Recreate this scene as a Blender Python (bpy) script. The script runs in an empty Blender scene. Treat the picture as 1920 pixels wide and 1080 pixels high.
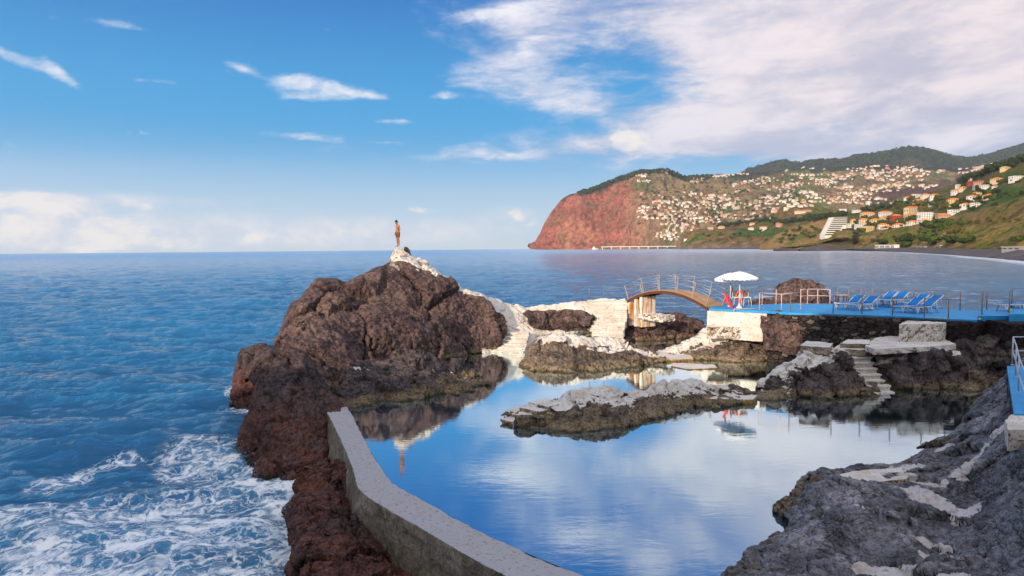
import bpy, bmesh, math, random
import numpy as np
from mathutils import Vector, Matrix
from mathutils.bvhtree import BVHTree

random.seed(7)
RNG = np.random.RandomState(11)
scene = bpy.context.scene
COL = scene.collection
R = math.radians
SEA = -1.2                      # sea level; the tidal pool surface is z = 0
CAM = np.array([0.0, 0.0, 6.8])
FPX = 1280.0
PITCH, ROLL = R(3.29), R(-0.516)

# ------------------------------------------------------------------ camera
cam_data = bpy.data.cameras.new('camera')
cam = bpy.data.objects.new('camera', cam_data)
COL.objects.link(cam)
cam_data.lens = 24; cam_data.sensor_width = 36
cam_data.clip_start = 0.1; cam_data.clip_end = 60000
MROT = Matrix.Rotation(math.pi/2 - PITCH, 4, 'X') @ Matrix.Rotation(ROLL, 4, 'Z')
cam.matrix_world = Matrix.Translation(Vector(CAM)) @ MROT
scene.camera = cam
_M = np.array(MROT)[:3, :3]

def ray(px, py):
    """direction (with y == 1) of the view through a point of the 1920x1080 survey photo"""
    d = _M @ np.array([(px-960)/FPX, -(py-540)/FPX, -1.0])
    return d/d[1]
def Q(px, py, Y):
    return CAM + ray(px, py)*Y
def W(px, py, z=0.0):
    d = ray(px, py)
    return CAM + d*((z-CAM[2])/d[2])
def G(px, Y, z):
    d = ray(px, 466)
    return np.array([d[0]*Y, Y, z])
def q(pts): return np.array([Q(*p) for p in pts])
def w(pts, z=0.0): return np.array([W(p[0], p[1], p[2] if len(p) > 2 else z) for p in pts])

# ------------------------------------------------------------------ noise (numpy)
_perm = RNG.permutation(256); _perm = np.concatenate([_perm, _perm, _perm])
_g = RNG.normal(size=(256, 3)); _g /= np.linalg.norm(_g, axis=1)[:, None]
_cell = RNG.rand(256, 3)
def _hash(i): 
    i = i & 255
    return _perm[_perm[_perm[i[:, 0]] + i[:, 1]] + i[:, 2]]
def perlin(P):
    i = np.floor(P).astype(np.int64); f = P-i
    u = f*f*f*(f*(f*6-15)+10)
    out = np.zeros(len(P))
    for dx in (0, 1):
        for dy in (0, 1):
            for dz in (0, 1):
                o = np.array([dx, dy, dz])
                g = _g[_hash(i+o)]
                wgt = (u[:, 0] if dx else 1-u[:, 0])*(u[:, 1] if dy else 1-u[:, 1])*(u[:, 2] if dz else 1-u[:, 2])
                out += wgt*np.einsum('ij,ij->i', g, f-o)
    return out*1.6
def fbm(P, octv=5, gain=.5, lac=2.03):
    s = np.zeros(len(P)); a = 1.0; P = P.copy()
    for k in range(octv):
        s += a*perlin(P); a *= gain; P = P*lac+17.3
    return s
def ridged(P, octv=5, gain=.5):
    s = np.zeros(len(P)); a = 1.0; P = P.copy()
    for k in range(octv):
        s += a*(1-np.abs(perlin(P))*2); a *= gain; P = P*2.07+9.1
    return s
def worley(P):
    i = np.floor(P).astype(np.int64); f = P-i
    F1 = np.full(len(P), 9.0); F2 = np.full(len(P), 9.0); D = np.zeros((len(P), 3)); H = np.zeros(len(P), np.int64)
    for dx in (-1, 0, 1):
        for dy in (-1, 0, 1):
            for dz in (-1, 0, 1):
                o = np.array([dx, dy, dz])
                h = _hash(i+o); c = _cell[h]+o-f
                d = np.sqrt((c*c).sum(1))
                m = d < F1
                D[m] = c[m]; H[m] = h[m]
                F2 = np.where(m, F1, np.minimum(F2, d)); F1 = np.where(m, d, F1)
    return F1, F2, (D*_g[H]).sum(1)      # last: a random tilted plane per cell (broken facets)
def sstep(a, b, x):
    t = np.clip((x-a)/(b-a), 0, 1); return t*t*(3-2*t)

# ------------------------------------------------------------------ tagging / linking
def tag(o, label=None, cat=None, group=None, kind=None):
    if label: o['label'] = label
    if cat: o['category'] = cat
    if group: o['group'] = group
    if kind: o['kind'] = kind
    return o
def link(name, me, parent=None, mats=None):
    o = bpy.data.objects.new(name, me)
    COL.objects.link(o)
    if parent is not None: o.parent = parent
    if mats is not None:
        for m in (mats if isinstance(mats, (list, tuple)) else [mats]): me.materials.append(m)
    return o
def empty(name, loc, rz=0.0):
    o = bpy.data.objects.new(name, None); COL.objects.link(o)
    o.location = loc; o.rotation_euler = (0, 0, rz); o.empty_display_size = .3
    return o
KIDS = {}
def kids(o): return [c for c in COL.objects if c.parent == o]
def copy_tree(o, parent=None, ch_cache=None):
    c = o.copy(); COL.objects.link(c)
    if parent is not None: c.parent = parent
    for k in kids(o): copy_tree(k, c)
    return c

def grid_mesh(name, Gd, smooth=True, flip=False, attrs=None, cols=None, origin=True, parent=None, mats=None, close_u=False):
    """Gd: (nv, nu, 3) array of world points -> linked object whose origin is its base centre"""
    nv, nu = Gd.shape[:2]
    V = Gd.reshape(-1, 3)
    org = np.array([V[:, 0].mean(), V[:, 1].mean(), V[:, 2].min()]) if origin else np.zeros(3)
    idx = np.arange(nv*nu).reshape(nv, nu)
    a, b, c, d = idx[:-1, :-1], idx[:-1, 1:], idx[1:, 1:], idx[1:, :-1]
    F = np.stack([a, b, c, d] if flip else [a, d, c, b], -1).reshape(-1, 4)
    me = bpy.data.meshes.new(name)
    me.vertices.add(len(V)); me.vertices.foreach_set('co', (V-org).astype(np.float32).ravel())
    me.loops.add(F.size); me.loops.foreach_set('vertex_index', F.astype(np.int32).ravel())
    me.polygons.add(len(F)); me.polygons.foreach_set('loop_start', np.arange(0, F.size, 4, dtype=np.int32))
    me.polygons.foreach_set('use_smooth', np.full(len(F), smooth))
    me.update(calc_edges=True)
    for k, v in (attrs or {}).items():
        me.attributes.new(k, 'FLOAT', 'POINT').data.foreach_set('value', v.astype(np.float32).ravel())
    if cols is not None:
        c4 = np.ones((len(V), 4), np.float32); c4[:, :3] = cols
        me.attributes.new('tint', 'FLOAT_COLOR', 'POINT').data.foreach_set('color', c4.ravel())
    o = link(name, me, parent, mats)
    if parent is None: o.location = org
    else: o.location = Vector(org)-parent.location
    return o

def resample(row, n):
    row = np.asarray(row, float)
    s = np.concatenate([[0], np.cumsum(np.linalg.norm(np.diff(row, axis=0), axis=1))])
    t = np.linspace(0, s[-1], n)
    return np.stack([np.interp(t, s, row[:, k]) for k in range(3)], 1)
def loft(rows, nu, nv, weights=None):
    C = np.stack([resample(r, nu) for r in rows])          # (k, nu, 3)
    k = len(C)
    # light smoothing along u so traced corners are not knife-sharp
    for _ in range(max(1, nu//90)):
        C[:, 1:-1] = .25*C[:, :-2]+.5*C[:, 1:-1]+.25*C[:, 2:]
    L = np.array([np.linalg.norm(C[i+1]-C[i], axis=1).mean() for i in range(k-1)])
    s = np.concatenate([[0], np.cumsum(L)]); t = np.linspace(0, s[-1], nv)
    out = np.zeros((nv, nu, 3))
    # tangents
    T = np.zeros_like(C)
    for i in range(k):
        i0, i1 = max(i-1, 0), min(i+1, k-1)
        T[i] = (C[i1]-C[i0])/(s[i1]-s[i0])
    for j, tt in enumerate(t):
        i = min(np.searchsorted(s, tt, side='right')-1, k-2)
        h = s[i+1]-s[i]; x = (tt-s[i])/h
        out[j] = (2*x**3-3*x*x+1)*C[i]+(x**3-2*x*x+x)*h*.75*T[i]+(-2*x**3+3*x*x)*C[i+1]+(x**3-x*x)*h*.75*T[i+1]
    return out
def normals(Gd, flip=False):
    du = np.gradient(Gd, axis=1); dv = np.gradient(Gd, axis=0)
    n = np.cross(du, dv) if flip else np.cross(dv, du)
    l = np.linalg.norm(n, axis=2, keepdims=True); return n/np.maximum(l, 1e-9)
def capsules(P, caps):
    """1 inside, falling to 0 at the radius, for a list of (A, B, r)"""
    out = np.zeros(len(P))
    for A, B, r in caps:
        A = np.asarray(A); B = np.asarray(B); ab = B-A
        t = np.clip(((P-A)@ab)/max(ab@ab, 1e-6), 0, 1)
        d = np.linalg.norm(P-(A+t[:, None]*ab), axis=1)
        out = np.maximum(out, 1-d/(2*r))          # .5 at the radius
    return np.clip(out, 0, 1)

# ------------------------------------------------------------------ node helper
class NT:
    def __init__(s, tree): s.t = tree; s.N = tree.nodes; s.L = tree.links
    def n(s, typ, out=0, **kw):
        nd = s.N.new(typ)
        ins = kw.pop('ins', {})
        for k, v in kw.items(): setattr(nd, k, v)
        for k, v in ins.items():
            sock = nd.inputs[k]
            if isinstance(v, bpy.types.NodeSocket): s.L.new(v, sock)
            else: sock.default_value = v
        return nd.outputs[out]
    def m(s, op, a, b=None, c=None, clamp=False):
        ins = {0: a}
        if b is not None: ins[1] = b
        if c is not None: ins[2] = c
        return s.n('ShaderNodeMath', operation=op, use_clamp=clamp, ins=ins)
    def vm(s, op, a, b=None, out=0):
        ins = {0: a}
        if b is not None: ins[1] = b
        return s.n('ShaderNodeVectorMath', operation=op, ins=ins, out=out)
    def scale(s, v, x, y, z): return s.vm('MULTIPLY', v, (x, y, z))
    def noise(s, vec, scale, detail=5, rough=.55, dist=0.0, out=0):
        return s.n('ShaderNodeTexNoise', out=out, ins={'Vector': vec, 'Scale': scale, 'Detail': detail, 'Roughness': rough, 'Distortion': dist})
    def ramp(s, f, a, b, lo=0.0, hi=1.0):
        return s.n('ShaderNodeMapRange', interpolation_type='SMOOTHSTEP', ins={0: f, 1: a, 2: b, 3: lo, 4: hi})
    def mix(s, f, a, b, blend='MIX'):
        nd = s.N.new('ShaderNodeMix'); nd.data_type = 'RGBA'; nd.blend_type = blend
        for sock, v in ((nd.inputs[0], f), (nd.inputs[6], a), (nd.inputs[7], b)):
            if isinstance(v, bpy.types.NodeSocket): s.L.new(v, sock)
            else: sock.default_value = (tuple(v)+(1,) if isinstance(v, (tuple, list)) and len(v) == 3 else v)
        return nd.outputs[2]
    def attr(s, name, out=2): return s.n('ShaderNodeAttribute', out=out, attribute_name=name)
def new_mat(name):
    m = bpy.data.materials.new(name); m.use_nodes = True
    t = m.node_tree; t.nodes.clear(); k = NT(t)
    return m, k
def finish(m, k, color, rough=.8, normal=None, spec=.3, metallic=0.0, extra=None):
    ins = {'Base Color': color, 'Roughness': rough, 'Specular IOR Level': spec, 'Metallic': metallic}
    if isinstance(color, tuple) and len(color) == 3: ins['Base Color'] = color+(1,)
    if normal is not None: ins['Normal'] = normal
    if extra: ins.update(extra)
    b = k.n('ShaderNodeBsdfPrincipled', ins=ins)
    o = k.N.new('ShaderNodeOutputMaterial'); k.L.new(b, o.inputs[0]); return m

def plain(name, color, rough=.6, wear=.25, scale=4.0, spec=.3, metallic=0.0, bump=.3, bdist=.01):
    """painted / worn generic surface: colour varied by noise, slight bump"""
    m, k = new_mat(name)
    g = k.n('ShaderNodeNewGeometry')
    n1 = k.noise(g, scale, 6, .65); n2 = k.noise(g, scale*7, 4, .6)
    f = k.m('ADD', k.m('MULTIPLY', k.ramp(n1, .3, .75), .6), k.m('MULTIPLY', n2, .4))
    dark = tuple(c*(1-wear) for c in color)
    lite = tuple(min(1, c*(1+wear*.35)) for c in color)
    colr = k.mix(f, dark, lite)
    bp = k.n('ShaderNodeBump', ins={'Strength': bump, 'Distance': bdist, 'Height': n2})
    return finish(m, k, colr, rough, bp, spec, metallic)

def rock_mat(name, c1, c2, c3, algae=(.17, .125, .07), wet0=0.0, alg_h=.27, white=(.64, .61, .58), bscale=1.0, bdist=.05, specks=.35, stain=.35, upw=.16, rgh=.9, mc=1.0, wetz=0.0):
    m, k = new_mat(name)
    g = k.n('ShaderNodeNewGeometry')
    n1 = k.noise(g, .42, 6, .6); n2 = k.noise(g, 2.3*bscale, 9, .68, .4); n3 = k.noise(g, 9*bscale, 8, .7)
    n4 = k.noise(k.vm('ADD', g, (31., 7., 3.)), .8, 7, .62, .6)
    col = k.mix(k.ramp(n1, .38, .62), c1, c2)
    col = k.mix(k.ramp(n4, .5, .66, 0, .85), col, c3)
    vein = k.ramp(k.m('ABSOLUTE', k.m('SUBTRACT', k.noise(g, 1.1*bscale, 4, .55, .5), .5)), .0, .022)
    mot = k.m('ADD', k.m('MULTIPLY', k.ramp(n2, .33, .67), .95), k.m('MULTIPLY', k.ramp(n3, .36, .64), .9))
    mot = k.m('ADD', mot, .16)
    mot = k.m('MULTIPLY', mot, k.m('ADD', .45, k.m('MULTIPLY', vein, .55)))
    mot = k.m('ADD', k.m('MULTIPLY', mot, mc), 1-mc)
    cc = k.n('ShaderNodeCombineColor', ins={0: mot, 1: mot, 2: mot})
    col = k.mix(1.0, col, cc, 'MULTIPLY')
    vor = k.n('ShaderNodeTexVoronoi', out=0, feature='F1', ins={'Vector': g, 'Scale': 7.0*bscale, 'Randomness': 1.0})
    pit = k.ramp(vor, .08, .3)
    col = k.mix(k.m('MULTIPLY', k.m('SUBTRACT', 1.0, pit), .5), col, tuple(x*.25 for x in c1))
    # light lichen / salt specks
    col = k.mix(k.m('MULTIPLY', k.ramp(n3, .62, .74), specks), col, (.36, .33, .32))
    # tidal band above the water: ochre crust, then dark wet line
    z = k.n('ShaderNodeSeparateXYZ', out=2, ins={0: g})
    zz = k.m('ADD', z, k.m('MULTIPLY', k.m('SUBTRACT', n2, .5), 1.1*alg_h))
    zz = k.m('SUBTRACT', zz, wet0)
    band = k.ramp(zz, alg_h*.75, alg_h*1.5, 1, 0)
    band = k.m('MULTIPLY', band, k.ramp(n2, .62, .42, .35, 1.0))
    acol = k.mix(k.ramp(n3, .35, .62), tuple(x*.45 for x in algae), tuple(min(1, x*1.7) for x in algae))
    col = k.mix(k.m('MULTIPLY', band, k.m('MULTIPLY', k.attr('crust'), k.ramp(n1, .3, .6, .45, .9))), col, acol)
    wet = k.ramp(k.m('SUBTRACT', zz, wetz), .0, .14, 1, 0)
    col = k.mix(k.m('MULTIPLY', wet, .75), col, (.016, .014, .009))
    # whitewash
    pa = k.attr('paint')
    edge = k.m('ADD', pa, k.m('ADD', k.m('MULTIPLY', k.m('SUBTRACT', n2, .5), .55), k.m('MULTIPLY', k.m('SUBTRACT', n3, .5), .5)))
    nz = k.n('ShaderNodeSeparateXYZ', out=2, ins={0: k.n('ShaderNodeNewGeometry', out=1)})
    edge = k.m('ADD', edge, k.m('MULTIPLY', k.m('SUBTRACT', nz, .55), k.m('MULTIPLY', k.ramp(pa, .05, .3), upw)))
    pm = k.ramp(edge, .45, .55)
    wcol = k.mix(k.ramp(n4, .42, .68, 0, stain), white, (.42, .33, .25))
    wcol = k.mix(k.ramp(n3, .36, .46, .75, 0), wcol, (.15, .11, .09))
    wcol = k.mix(k.ramp(n2, .55, .75, 0, .45), wcol, (.36, .31, .27))
    col = k.mix(pm, col, wcol)
    h = k.m('ADD', k.m('MULTIPLY', n2, .8), k.m('MULTIPLY', n3, .55))
    h = k.m('ADD', h, k.m('ADD', k.m('MULTIPLY', pit, .22), k.m('MULTIPLY', vein, .3)))
    h = k.m('ADD', h, k.m('MULTIPLY', k.noise(g, 34*bscale, 4, .6), .13))
    bst = k.m('SUBTRACT', 1.0, k.m('MULTIPLY', pm, .6))
    bp = k.n('ShaderNodeBump', ins={'Strength': bst, 'Distance': bdist*2.1, 'Height': h})
    rough = k.m('SUBTRACT', rgh, k.m('MULTIPLY', wet, .5))
    return finish(m, k, col, rough, bp, .25)

def rock(name, rows, label, mat, cat='rock', depth=3.0, res=.1, amp=.25, freq=.45, crack=.28, cfreq=.55, under=1.6, out=.5,
         caps=(), up=.0, seed=0.0, facet=.28, sub=1.0, hold=.3, crust=1.0, fine=.05, flip=False, back=True, backz=None, paint_all=0.0, dark=(), group=None, back_mid=.62, squash=1.0, kind=None, ret=False):
    rows = [np.asarray(r, float) for r in rows]
    allr = []
    if back:
        rg = rows[0]; bz = (-under if backz is None else backz)
        b2 = rg.copy(); b2[:, 1] += depth; b2[:, 2] = bz; b2[:, 0] *= (1+depth/ np.maximum(rg[:, 1], 1))
        b1 = rg.copy(); b1[:, 1] += depth*.6; b1[:, 0] *= (1+.6*depth/np.maximum(rg[:, 1], 1)); b1[:, 2] = bz+(rg[:, 2]-bz)*back_mid
        allr += [b2, b1]
    allr += rows
    if under > 0:
        last = rows[-1].copy(); prev = resample(rows[-2], len(last))
        dirv = last-prev; dirv[:, 2] = 0; l = np.linalg.norm(dirv, axis=1, keepdims=True); dirv = dirv/np.maximum(l, .2)
        last = last+dirv*out; last[:, 2] -= under
        allr.append(last)
    C = [resample(r, 40) for r in allr]
    Lu = max(np.linalg.norm(np.diff(c, axis=0), axis=1).sum() for c in C)
    Lv = sum(np.linalg.norm(C[i+1]-C[i], axis=1).max() for i in range(len(C)-1))
    nu, nv = int(min(900, max(20, Lu/res))), int(min(700, max(16, Lv/res)))
    Gd = loft(allr, nu, nv)
    ms = np.array([np.linalg.norm(C[i+1]-C[i], axis=1).mean() for i in range(len(C)-1)]); vr = (ms[:2].sum() if back else ms[:1].sum())/ms.sum()
    hw = 1-hold*np.exp(-((np.linspace(0, 1, nv)-vr)/.07)**2); hw = np.repeat(hw, nu)
    for it in range(2):
        N = normals(Gd, flip)
        P = Gd.reshape(-1, 3); Pn = P+seed
        Nn = N.reshape(-1, 3)
        if it == 0:
            wv = np.stack([fbm(Pn*freq+5, 3), fbm(Pn*freq+55, 3), fbm(Pn*freq+95, 3)], 1)
            F1, F2, fc = worley((Pn+wv*.25/freq)*cfreq*np.array([1, 1, squash]))
            e = F2-F1
            d = amp*fbm(Pn*freq, 5)+facet*fc/cfreq-crack*.5*(1-sstep(0, .075, e))+crack*.05*sstep(0, .4, e)
        else:
            F1, F2, fc = worley(Pn*cfreq*2.7+3)
            d = -sub*crack*.20*(1-sstep(0, .12, F2-F1))+fine*.8*(ridged(Pn*1.7, 4)-1.0)+fine*.8*fbm(Pn*5.5, 3)+sub*facet*.8*fc/(cfreq*2.7)
        Gd = (P+Nn*(d*hw)[:, None]).reshape(Gd.shape)
    P = Gd.reshape(-1, 3); N = normals(Gd, flip).reshape(-1, 3)
    pa = np.full(len(P), paint_all)
    if len(caps): pa = np.maximum(pa, capsules(P, caps))
    if up: pa = np.where(pa > .02, pa+up*(sstep(.0, .8, N[:, 2])-.5), pa)
    if len(dark): pa = pa-1.3*capsules(P, dark)
    o = grid_mesh(name, Gd, True, flip, {'paint': np.clip(pa, 0, 1.2), 'crust': np.full(len(P), crust)}, mats=mat)
    if kind: tag(o, kind=kind)
    if label: tag(o, label, cat, group)
    return o
# ------------------------------------------------------------------ light, world
SUN_AZ, SUN_EL = 32.0, 15.5           # degrees: the sun is behind the viewer's left shoulder
a, e = R(SUN_AZ), R(SUN_EL)
to_sun = Vector((-math.sin(a)*math.cos(e), -math.cos(a)*math.cos(e), math.sin(e)))
sd = bpy.data.lights.new('sun', 'SUN'); sd.energy = 4.0; sd.angle = R(.6); sd.color = (1.0, .80, .60)
so = bpy.data.objects.new('sun', sd); COL.objects.link(so)
so.rotation_euler = to_sun.to_track_quat('Z', 'Y').to_euler(); so.location = (-20, -30, 30)

wd = bpy.data.worlds.new('World'); scene.world = wd; wd.use_nodes = True
wt = wd.node_tree; wt.nodes.clear(); k = NT(wt)
sky = k.n('ShaderNodeTexSky', sky_type='NISHITA', sun_disc=False, sun_elevation=R(SUN_EL), sun_rotation=R(180+SUN_AZ), altitude=10.0,
          air_density=1.0, dust_density=.6, ozone_density=2.2)
tc = k.n('ShaderNodeTexCoord', out=0)
sx = k.N.new('ShaderNodeSeparateXYZ'); k.L.new(tc, sx.inputs[0])
X, Y_, Z = sx.outputs
az = k.m('ARCTAN2', X, Y_)            # 0 ahead, + right
el = k.m('ARCSINE', Z)
skyc = k.mix(1.0, sky, (.22, .80, 1.35), 'MULTIPLY')
# clear marine air: deep azure aloft, pale towards the horizon
grad = k.mix(k.ramp(el, .17, .40), (.20, 2.95, 6.0), (.0, 1.22, 4.2))
grad = k.mix(k.ramp(el, .19, .03), grad, (2.6, 4.9, 6.8))
grad = k.mix(k.ramp(el, .15, -.02), grad, (5.6, 6.2, 6.8))
skyc = k.mix(.93, skyc, grad)
# cloud layer coordinates: where the view direction meets a level layer of air
zc = k.m('MAXIMUM', k.m('ADD', Z, .10), .02)
lay = k.n('ShaderNodeCombineXYZ', ins={0: k.m('DIVIDE', X, zc), 1: k.m('DIVIDE', Y_, zc), 2: 0.0})
ang = k.n('ShaderNodeCombineXYZ', ins={0: az, 1: el, 2: 0.0})
nA = k.noise(k.scale(lay, 1.0, .6, 1), 1.5, 9, .6, .25)
nB = k.noise(k.scale(ang, 1.0, 3.4, 1), 8.5, 10, .66, .3)      # flat streaks
nC = k.noise(k.scale(ang, 1.0, 1.7, 1), 17, 10, .6, .2)      # puffs
def azel(px, py):
    d = ray(px, py); return math.atan2(d[0], 1.0), math.atan2(d[2], math.hypot(d[0], 1.0))
def blob(px, py, rx, ry, rot=0.0, p=1.0):
    """soft ellipse in azimuth / elevation, sizes given in survey pixels"""
    a0, e0 = azel(px, py)
    v = k.n('ShaderNodeMapping', vector_type='TEXTURE', ins={'Vector': ang, 'Location': (a0, e0, 0), 'Rotation': (0, 0, R(rot)), 'Scale': (rx/FPX, ry/FPX, 1)})
    return k.m('MULTIPLY', k.m('EXPONENT', k.m('MULTIPLY', k.vm('DOT_PRODUCT', v, v, out=1), -1.0)), p)
def addm(lst):
    o = lst[0]
    for x in lst[1:]: o = k.m('ADD', o, x)
    return o
# broad veil on the right, built of wide soft ellipses broken by layer noise
veil = addm([blob(1560, 60, 430, 108, -6, 1.35), blob(1810, 165, 330, 105, 0, 1.35), blob(1960, 90, 300, 200, 0, 1.2), blob(1120, -130, 220, 34, 12, .6), blob(1600, -150, 420, 120, 0, 1.0), blob(1230, 215, 260, 40, -8, .45),
             blob(985, 40, 130, 52, 10, .8), blob(960, 150, 150, 58, -12, .62), blob(1060, 282, 330, 30, 0, .72), blob(1330, 255, 260, 40, 0, .5),
             blob(1640, 262, 320, 34, -4, .75), blob(1800, 258, 200, 30, 8, .55)])
dv = k.ramp(k.m('ADD', k.m('MULTIPLY', veil, .52), k.m('ADD', k.m('MULTIPLY', nA, .85), k.m('MULTIPLY', nB, .95))), 1.06, 1.58, 0, .96)
# crisp streaks
strk = addm([blob(60, 120, 95, 13, -20, 1.0), blob(105, 128, 60, 10, -45, .6), blob(590, 158, 110, 17, -8, 1.15), blob(575, 182, 60, 10, 0, .9), blob(570, 256, 85, 12, -2, 1.1),
             blob(840, 178, 36, 11, 5, 1.0), blob(735, 228, 70, 8, 0, .9), blob(738, 268, 60, 7, 0, .75), blob(300, 155, 42, 8, 0, .8), blob(225, 46, 75, 8, -3, .8), blob(455, 130, 40, 8, -15, .8),
             blob(1000, 70, 60, 20, 35, .7), blob(905, 48, 60, 24, -10, .7), blob(990, 10, 110, 22, 5, .8), blob(30, 18, 60, 8, -5, .6), blob(790, 322, 45, 5, 0, .6), blob(1590, 236, 60, 22, -5, .9),
             blob(700, 180, 40, 8, -5, .6), blob(1060, 350, 60, 7, 3, .6), blob(20, 272, 40, 6, -8, .4), blob(930, 290, 180, 14, -2, .7)])
ds = k.ramp(k.m('ADD', k.m('MULTIPLY', strk, .36), k.m('ADD', k.m('MULTIPLY', nB, .8), k.m('MULTIPLY', nC, .6))), .89, 1.26, 0, .85)
# heaped clouds low over the sea
puff = addm([blob(28, 378, 50, 24, 0, 1.1), blob(140, 384, 55, 20, 0, 1.0), blob(60, 436, 110, 28, 0, .9), blob(200, 430, 60, 26, 0, .65), blob(985, 402, 42, 18, 0, .8), blob(1170, 270, 38, 25, 0, 1.35),
             blob(1010, 430, 40, 16, 0, .5), blob(290, 385, 190, 16, 0, .45), blob(560, 440, 260, 22, 0, .5), blob(120, 455, 220, 18, 0, .7), blob(820, 395, 120, 12, 0, .4)])
dp = k.ramp(k.m('ADD', k.m('MULTIPLY', puff, .42), k.m('MULTIPLY', nC, 1.35)), .90, 1.16, 0, .9)
bank = addm([blob(300, 436, 420, 36, 0, 1.0), blob(760, 432, 330, 28, 0, .75), blob(200, 372, 300, 12, 0, .6), blob(960, 395, 110, 20, 0, .5), blob(40, 400, 160, 50, 0, .5)])
db = k.ramp(k.m('ADD', k.m('MULTIPLY', bank, .7), k.m('ADD', k.m('MULTIPLY', nB, .55), k.m('MULTIPLY', nC, .3))), .66, 1.25, 0, .75)
# light and shade inside the cloud
sh = k.ramp(k.m('ADD', k.m('MULTIPLY', nA, .6), k.m('MULTIPLY', nB, .4)), .40, .60)
sh2 = k.ramp(nC, .38, .6)
warm = k.ramp(az, -.1, .55)
vcol = k.mix(sh, (4.0, 4.5, 5.9), (7.0, 6.9, 7.6))
vcol = k.mix(k.m('MULTIPLY', warm, k.ramp(el, .06, .22)), vcol, k.mix(sh, (4.7, 4.5, 5.4), (7.9, 6.8, 6.7)))
out = k.mix(dv, skyc, vcol)
out = k.mix(ds, out, k.mix(sh2, (5.6, 6.2, 7.2), (7.8, 7.7, 7.9)))
out = k.mix(db, out, k.mix(sh2, (5.6, 6.0, 6.8), (6.9, 6.9, 7.2)))
out = k.mix(dp, out, k.mix(sh2, (5.9, 6.2, 6.9), (8.0, 7.5, 7.0)))
# unseen bright cloud overhead and behind the viewer, added to fill the shade
fill_cloud = k.m('MAXIMUM', k.ramp(el, .62, 1.0), k.m('MULTIPLY', k.ramp(Y_, .15, -.35), k.ramp(el, -.05, .25)))
out = k.mix(k.m('MULTIPLY', fill_cloud, k.ramp(nA, .2, .5, .7, 1)), out, (8.6, 8.4, 8.7))
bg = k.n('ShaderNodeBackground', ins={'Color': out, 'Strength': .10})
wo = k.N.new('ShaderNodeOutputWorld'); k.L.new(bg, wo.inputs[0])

scene.view_settings.view_transform = 'Standard'; scene.view_settings.look = 'None'
scene.view_settings.exposure = 0.38; scene.view_settings.gamma = 1.0
scene.render.engine = 'CYCLES'
scene.cycles.max_bounces = 5; scene.cycles.diffuse_bounces = 2; scene.cycles.volume_bounces = 0

# ------------------------------------------------------------------ sea
def sea_material():
    m, k = new_mat('sea_water')
    g = k.n('ShaderNodeNewGeometry')
    gz = k.scale(g, 1, 1, 0)
    n1 = k.noise(k.scale(gz, .7, 1.5, 1), 2.4, 7, .66, .4)
    n2 = k.noise(k.scale(gz, .45, 1.5, 1), .35, 7, .62, .3)
    n3 = k.noise(gz, .035, 5, .6)
    h = k.m('ADD', k.m('MULTIPLY', n1, .26), k.m('MULTIPLY', n2, 1.1))
    bp = k.n('ShaderNodeBump', ins={'Strength': 1.0, 'Distance': .8, 'Height': h})
    base = k.mix(k.ramp(n3, .3, .7), (.0006, .066, .165), (.0015, .122, .27))
    # foam: lace of cells plus denser clots, driven by the foam attribute
    fa = k.attr('foam')
    wv = k.noise(gz, .9, 5, .6, out=1)
    wp = k.vm('ADD', gz, k.vm('MULTIPLY', k.vm('SUBTRACT', wv, (.5, .5, .5)), (1.6, 1.6, 0)))
    v1 = k.n('ShaderNodeTexVoronoi', out=0, feature='DISTANCE_TO_EDGE', ins={'Vector': k.scale(wp, 1, .6, 1), 'Scale': .95})
    v2 = k.n('ShaderNodeTexVoronoi', out=0, feature='DISTANCE_TO_EDGE', ins={'Vector': k.scale(wp, 1, .7, 1), 'Scale': 2.7})
    f1 = k.noise(k.scale(wp, .9, 1.3, 1), .75, 8, .66, .5); f2 = k.noise(wp, 3.2, 7, .7)
    lace = k.m('MAXIMUM', k.ramp(v1, .0, .085, 1, 0), k.m('MULTIPLY', k.ramp(v2, .0, .10, 1, 0), .75))
    lace = k.m('MULTIPLY', lace, k.ramp(f2, .34, .58))
    lace = k.m('MULTIPLY', lace, k.ramp(k.m('ADD', fa, k.m('SUBTRACT', f1, .5)), .12, .5))
    clot = k.ramp(k.m('ADD', k.m('MULTIPLY', fa, .40), k.m('ADD', k.m('MULTIPLY', f1, .62), k.m('MULTIPLY', f2, .55))), .90, 1.02)
    milk = k.m('MULTIPLY', k.ramp(k.m('ADD', fa, k.m('MULTIPLY', k.m('SUBTRACT', f1, .5), 1.2)), .3, 1.0), .32)
    base = k.mix(milk, base, (.10, .32, .52))
    fo = k.m('MAXIMUM', clot, lace, clamp=True)
    col = k.mix(fo, base, (.78, .82, .86))
    dist = k.ramp(k.vm('LENGTH', gz, out=1), 60, 1800, .06, .26)
    rough = k.m('ADD', dist, k.m('MULTIPLY', fo, .6))
    df = k.n('ShaderNodeBsdfDiffuse', ins={'Color': col})
    gl = k.n('ShaderNodeBsdfGlossy', ins={'Color': (.95, .98, 1.0, 1), 'Roughness': rough, 'Normal': bp})
    fr = k.m('MULTIPLY_ADD', k.n('ShaderNodeFresnel', ins={'IOR': 1.42, 'Normal': bp}), 1.55, -.02, clamp=True)
    fr = k.m('ADD', fr, k.ramp(k.vm('LENGTH', gz, out=1), 30, 500, 0, .40))
    fr = k.m('MULTIPLY', fr, k.m('SUBTRACT', 1.0, k.m('MULTIPLY', fo, .85)))
    mx = k.N.new('ShaderNodeMixShader'); k.L.new(fr, mx.inputs[0]); k.L.new(df, mx.inputs[1]); k.L.new(gl, mx.inputs[2])
    o = k.N.new('ShaderNodeOutputMaterial'); k.L.new(mx.outputs[0], o.inputs[0]); return m
M_SEA = sea_material()
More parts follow.
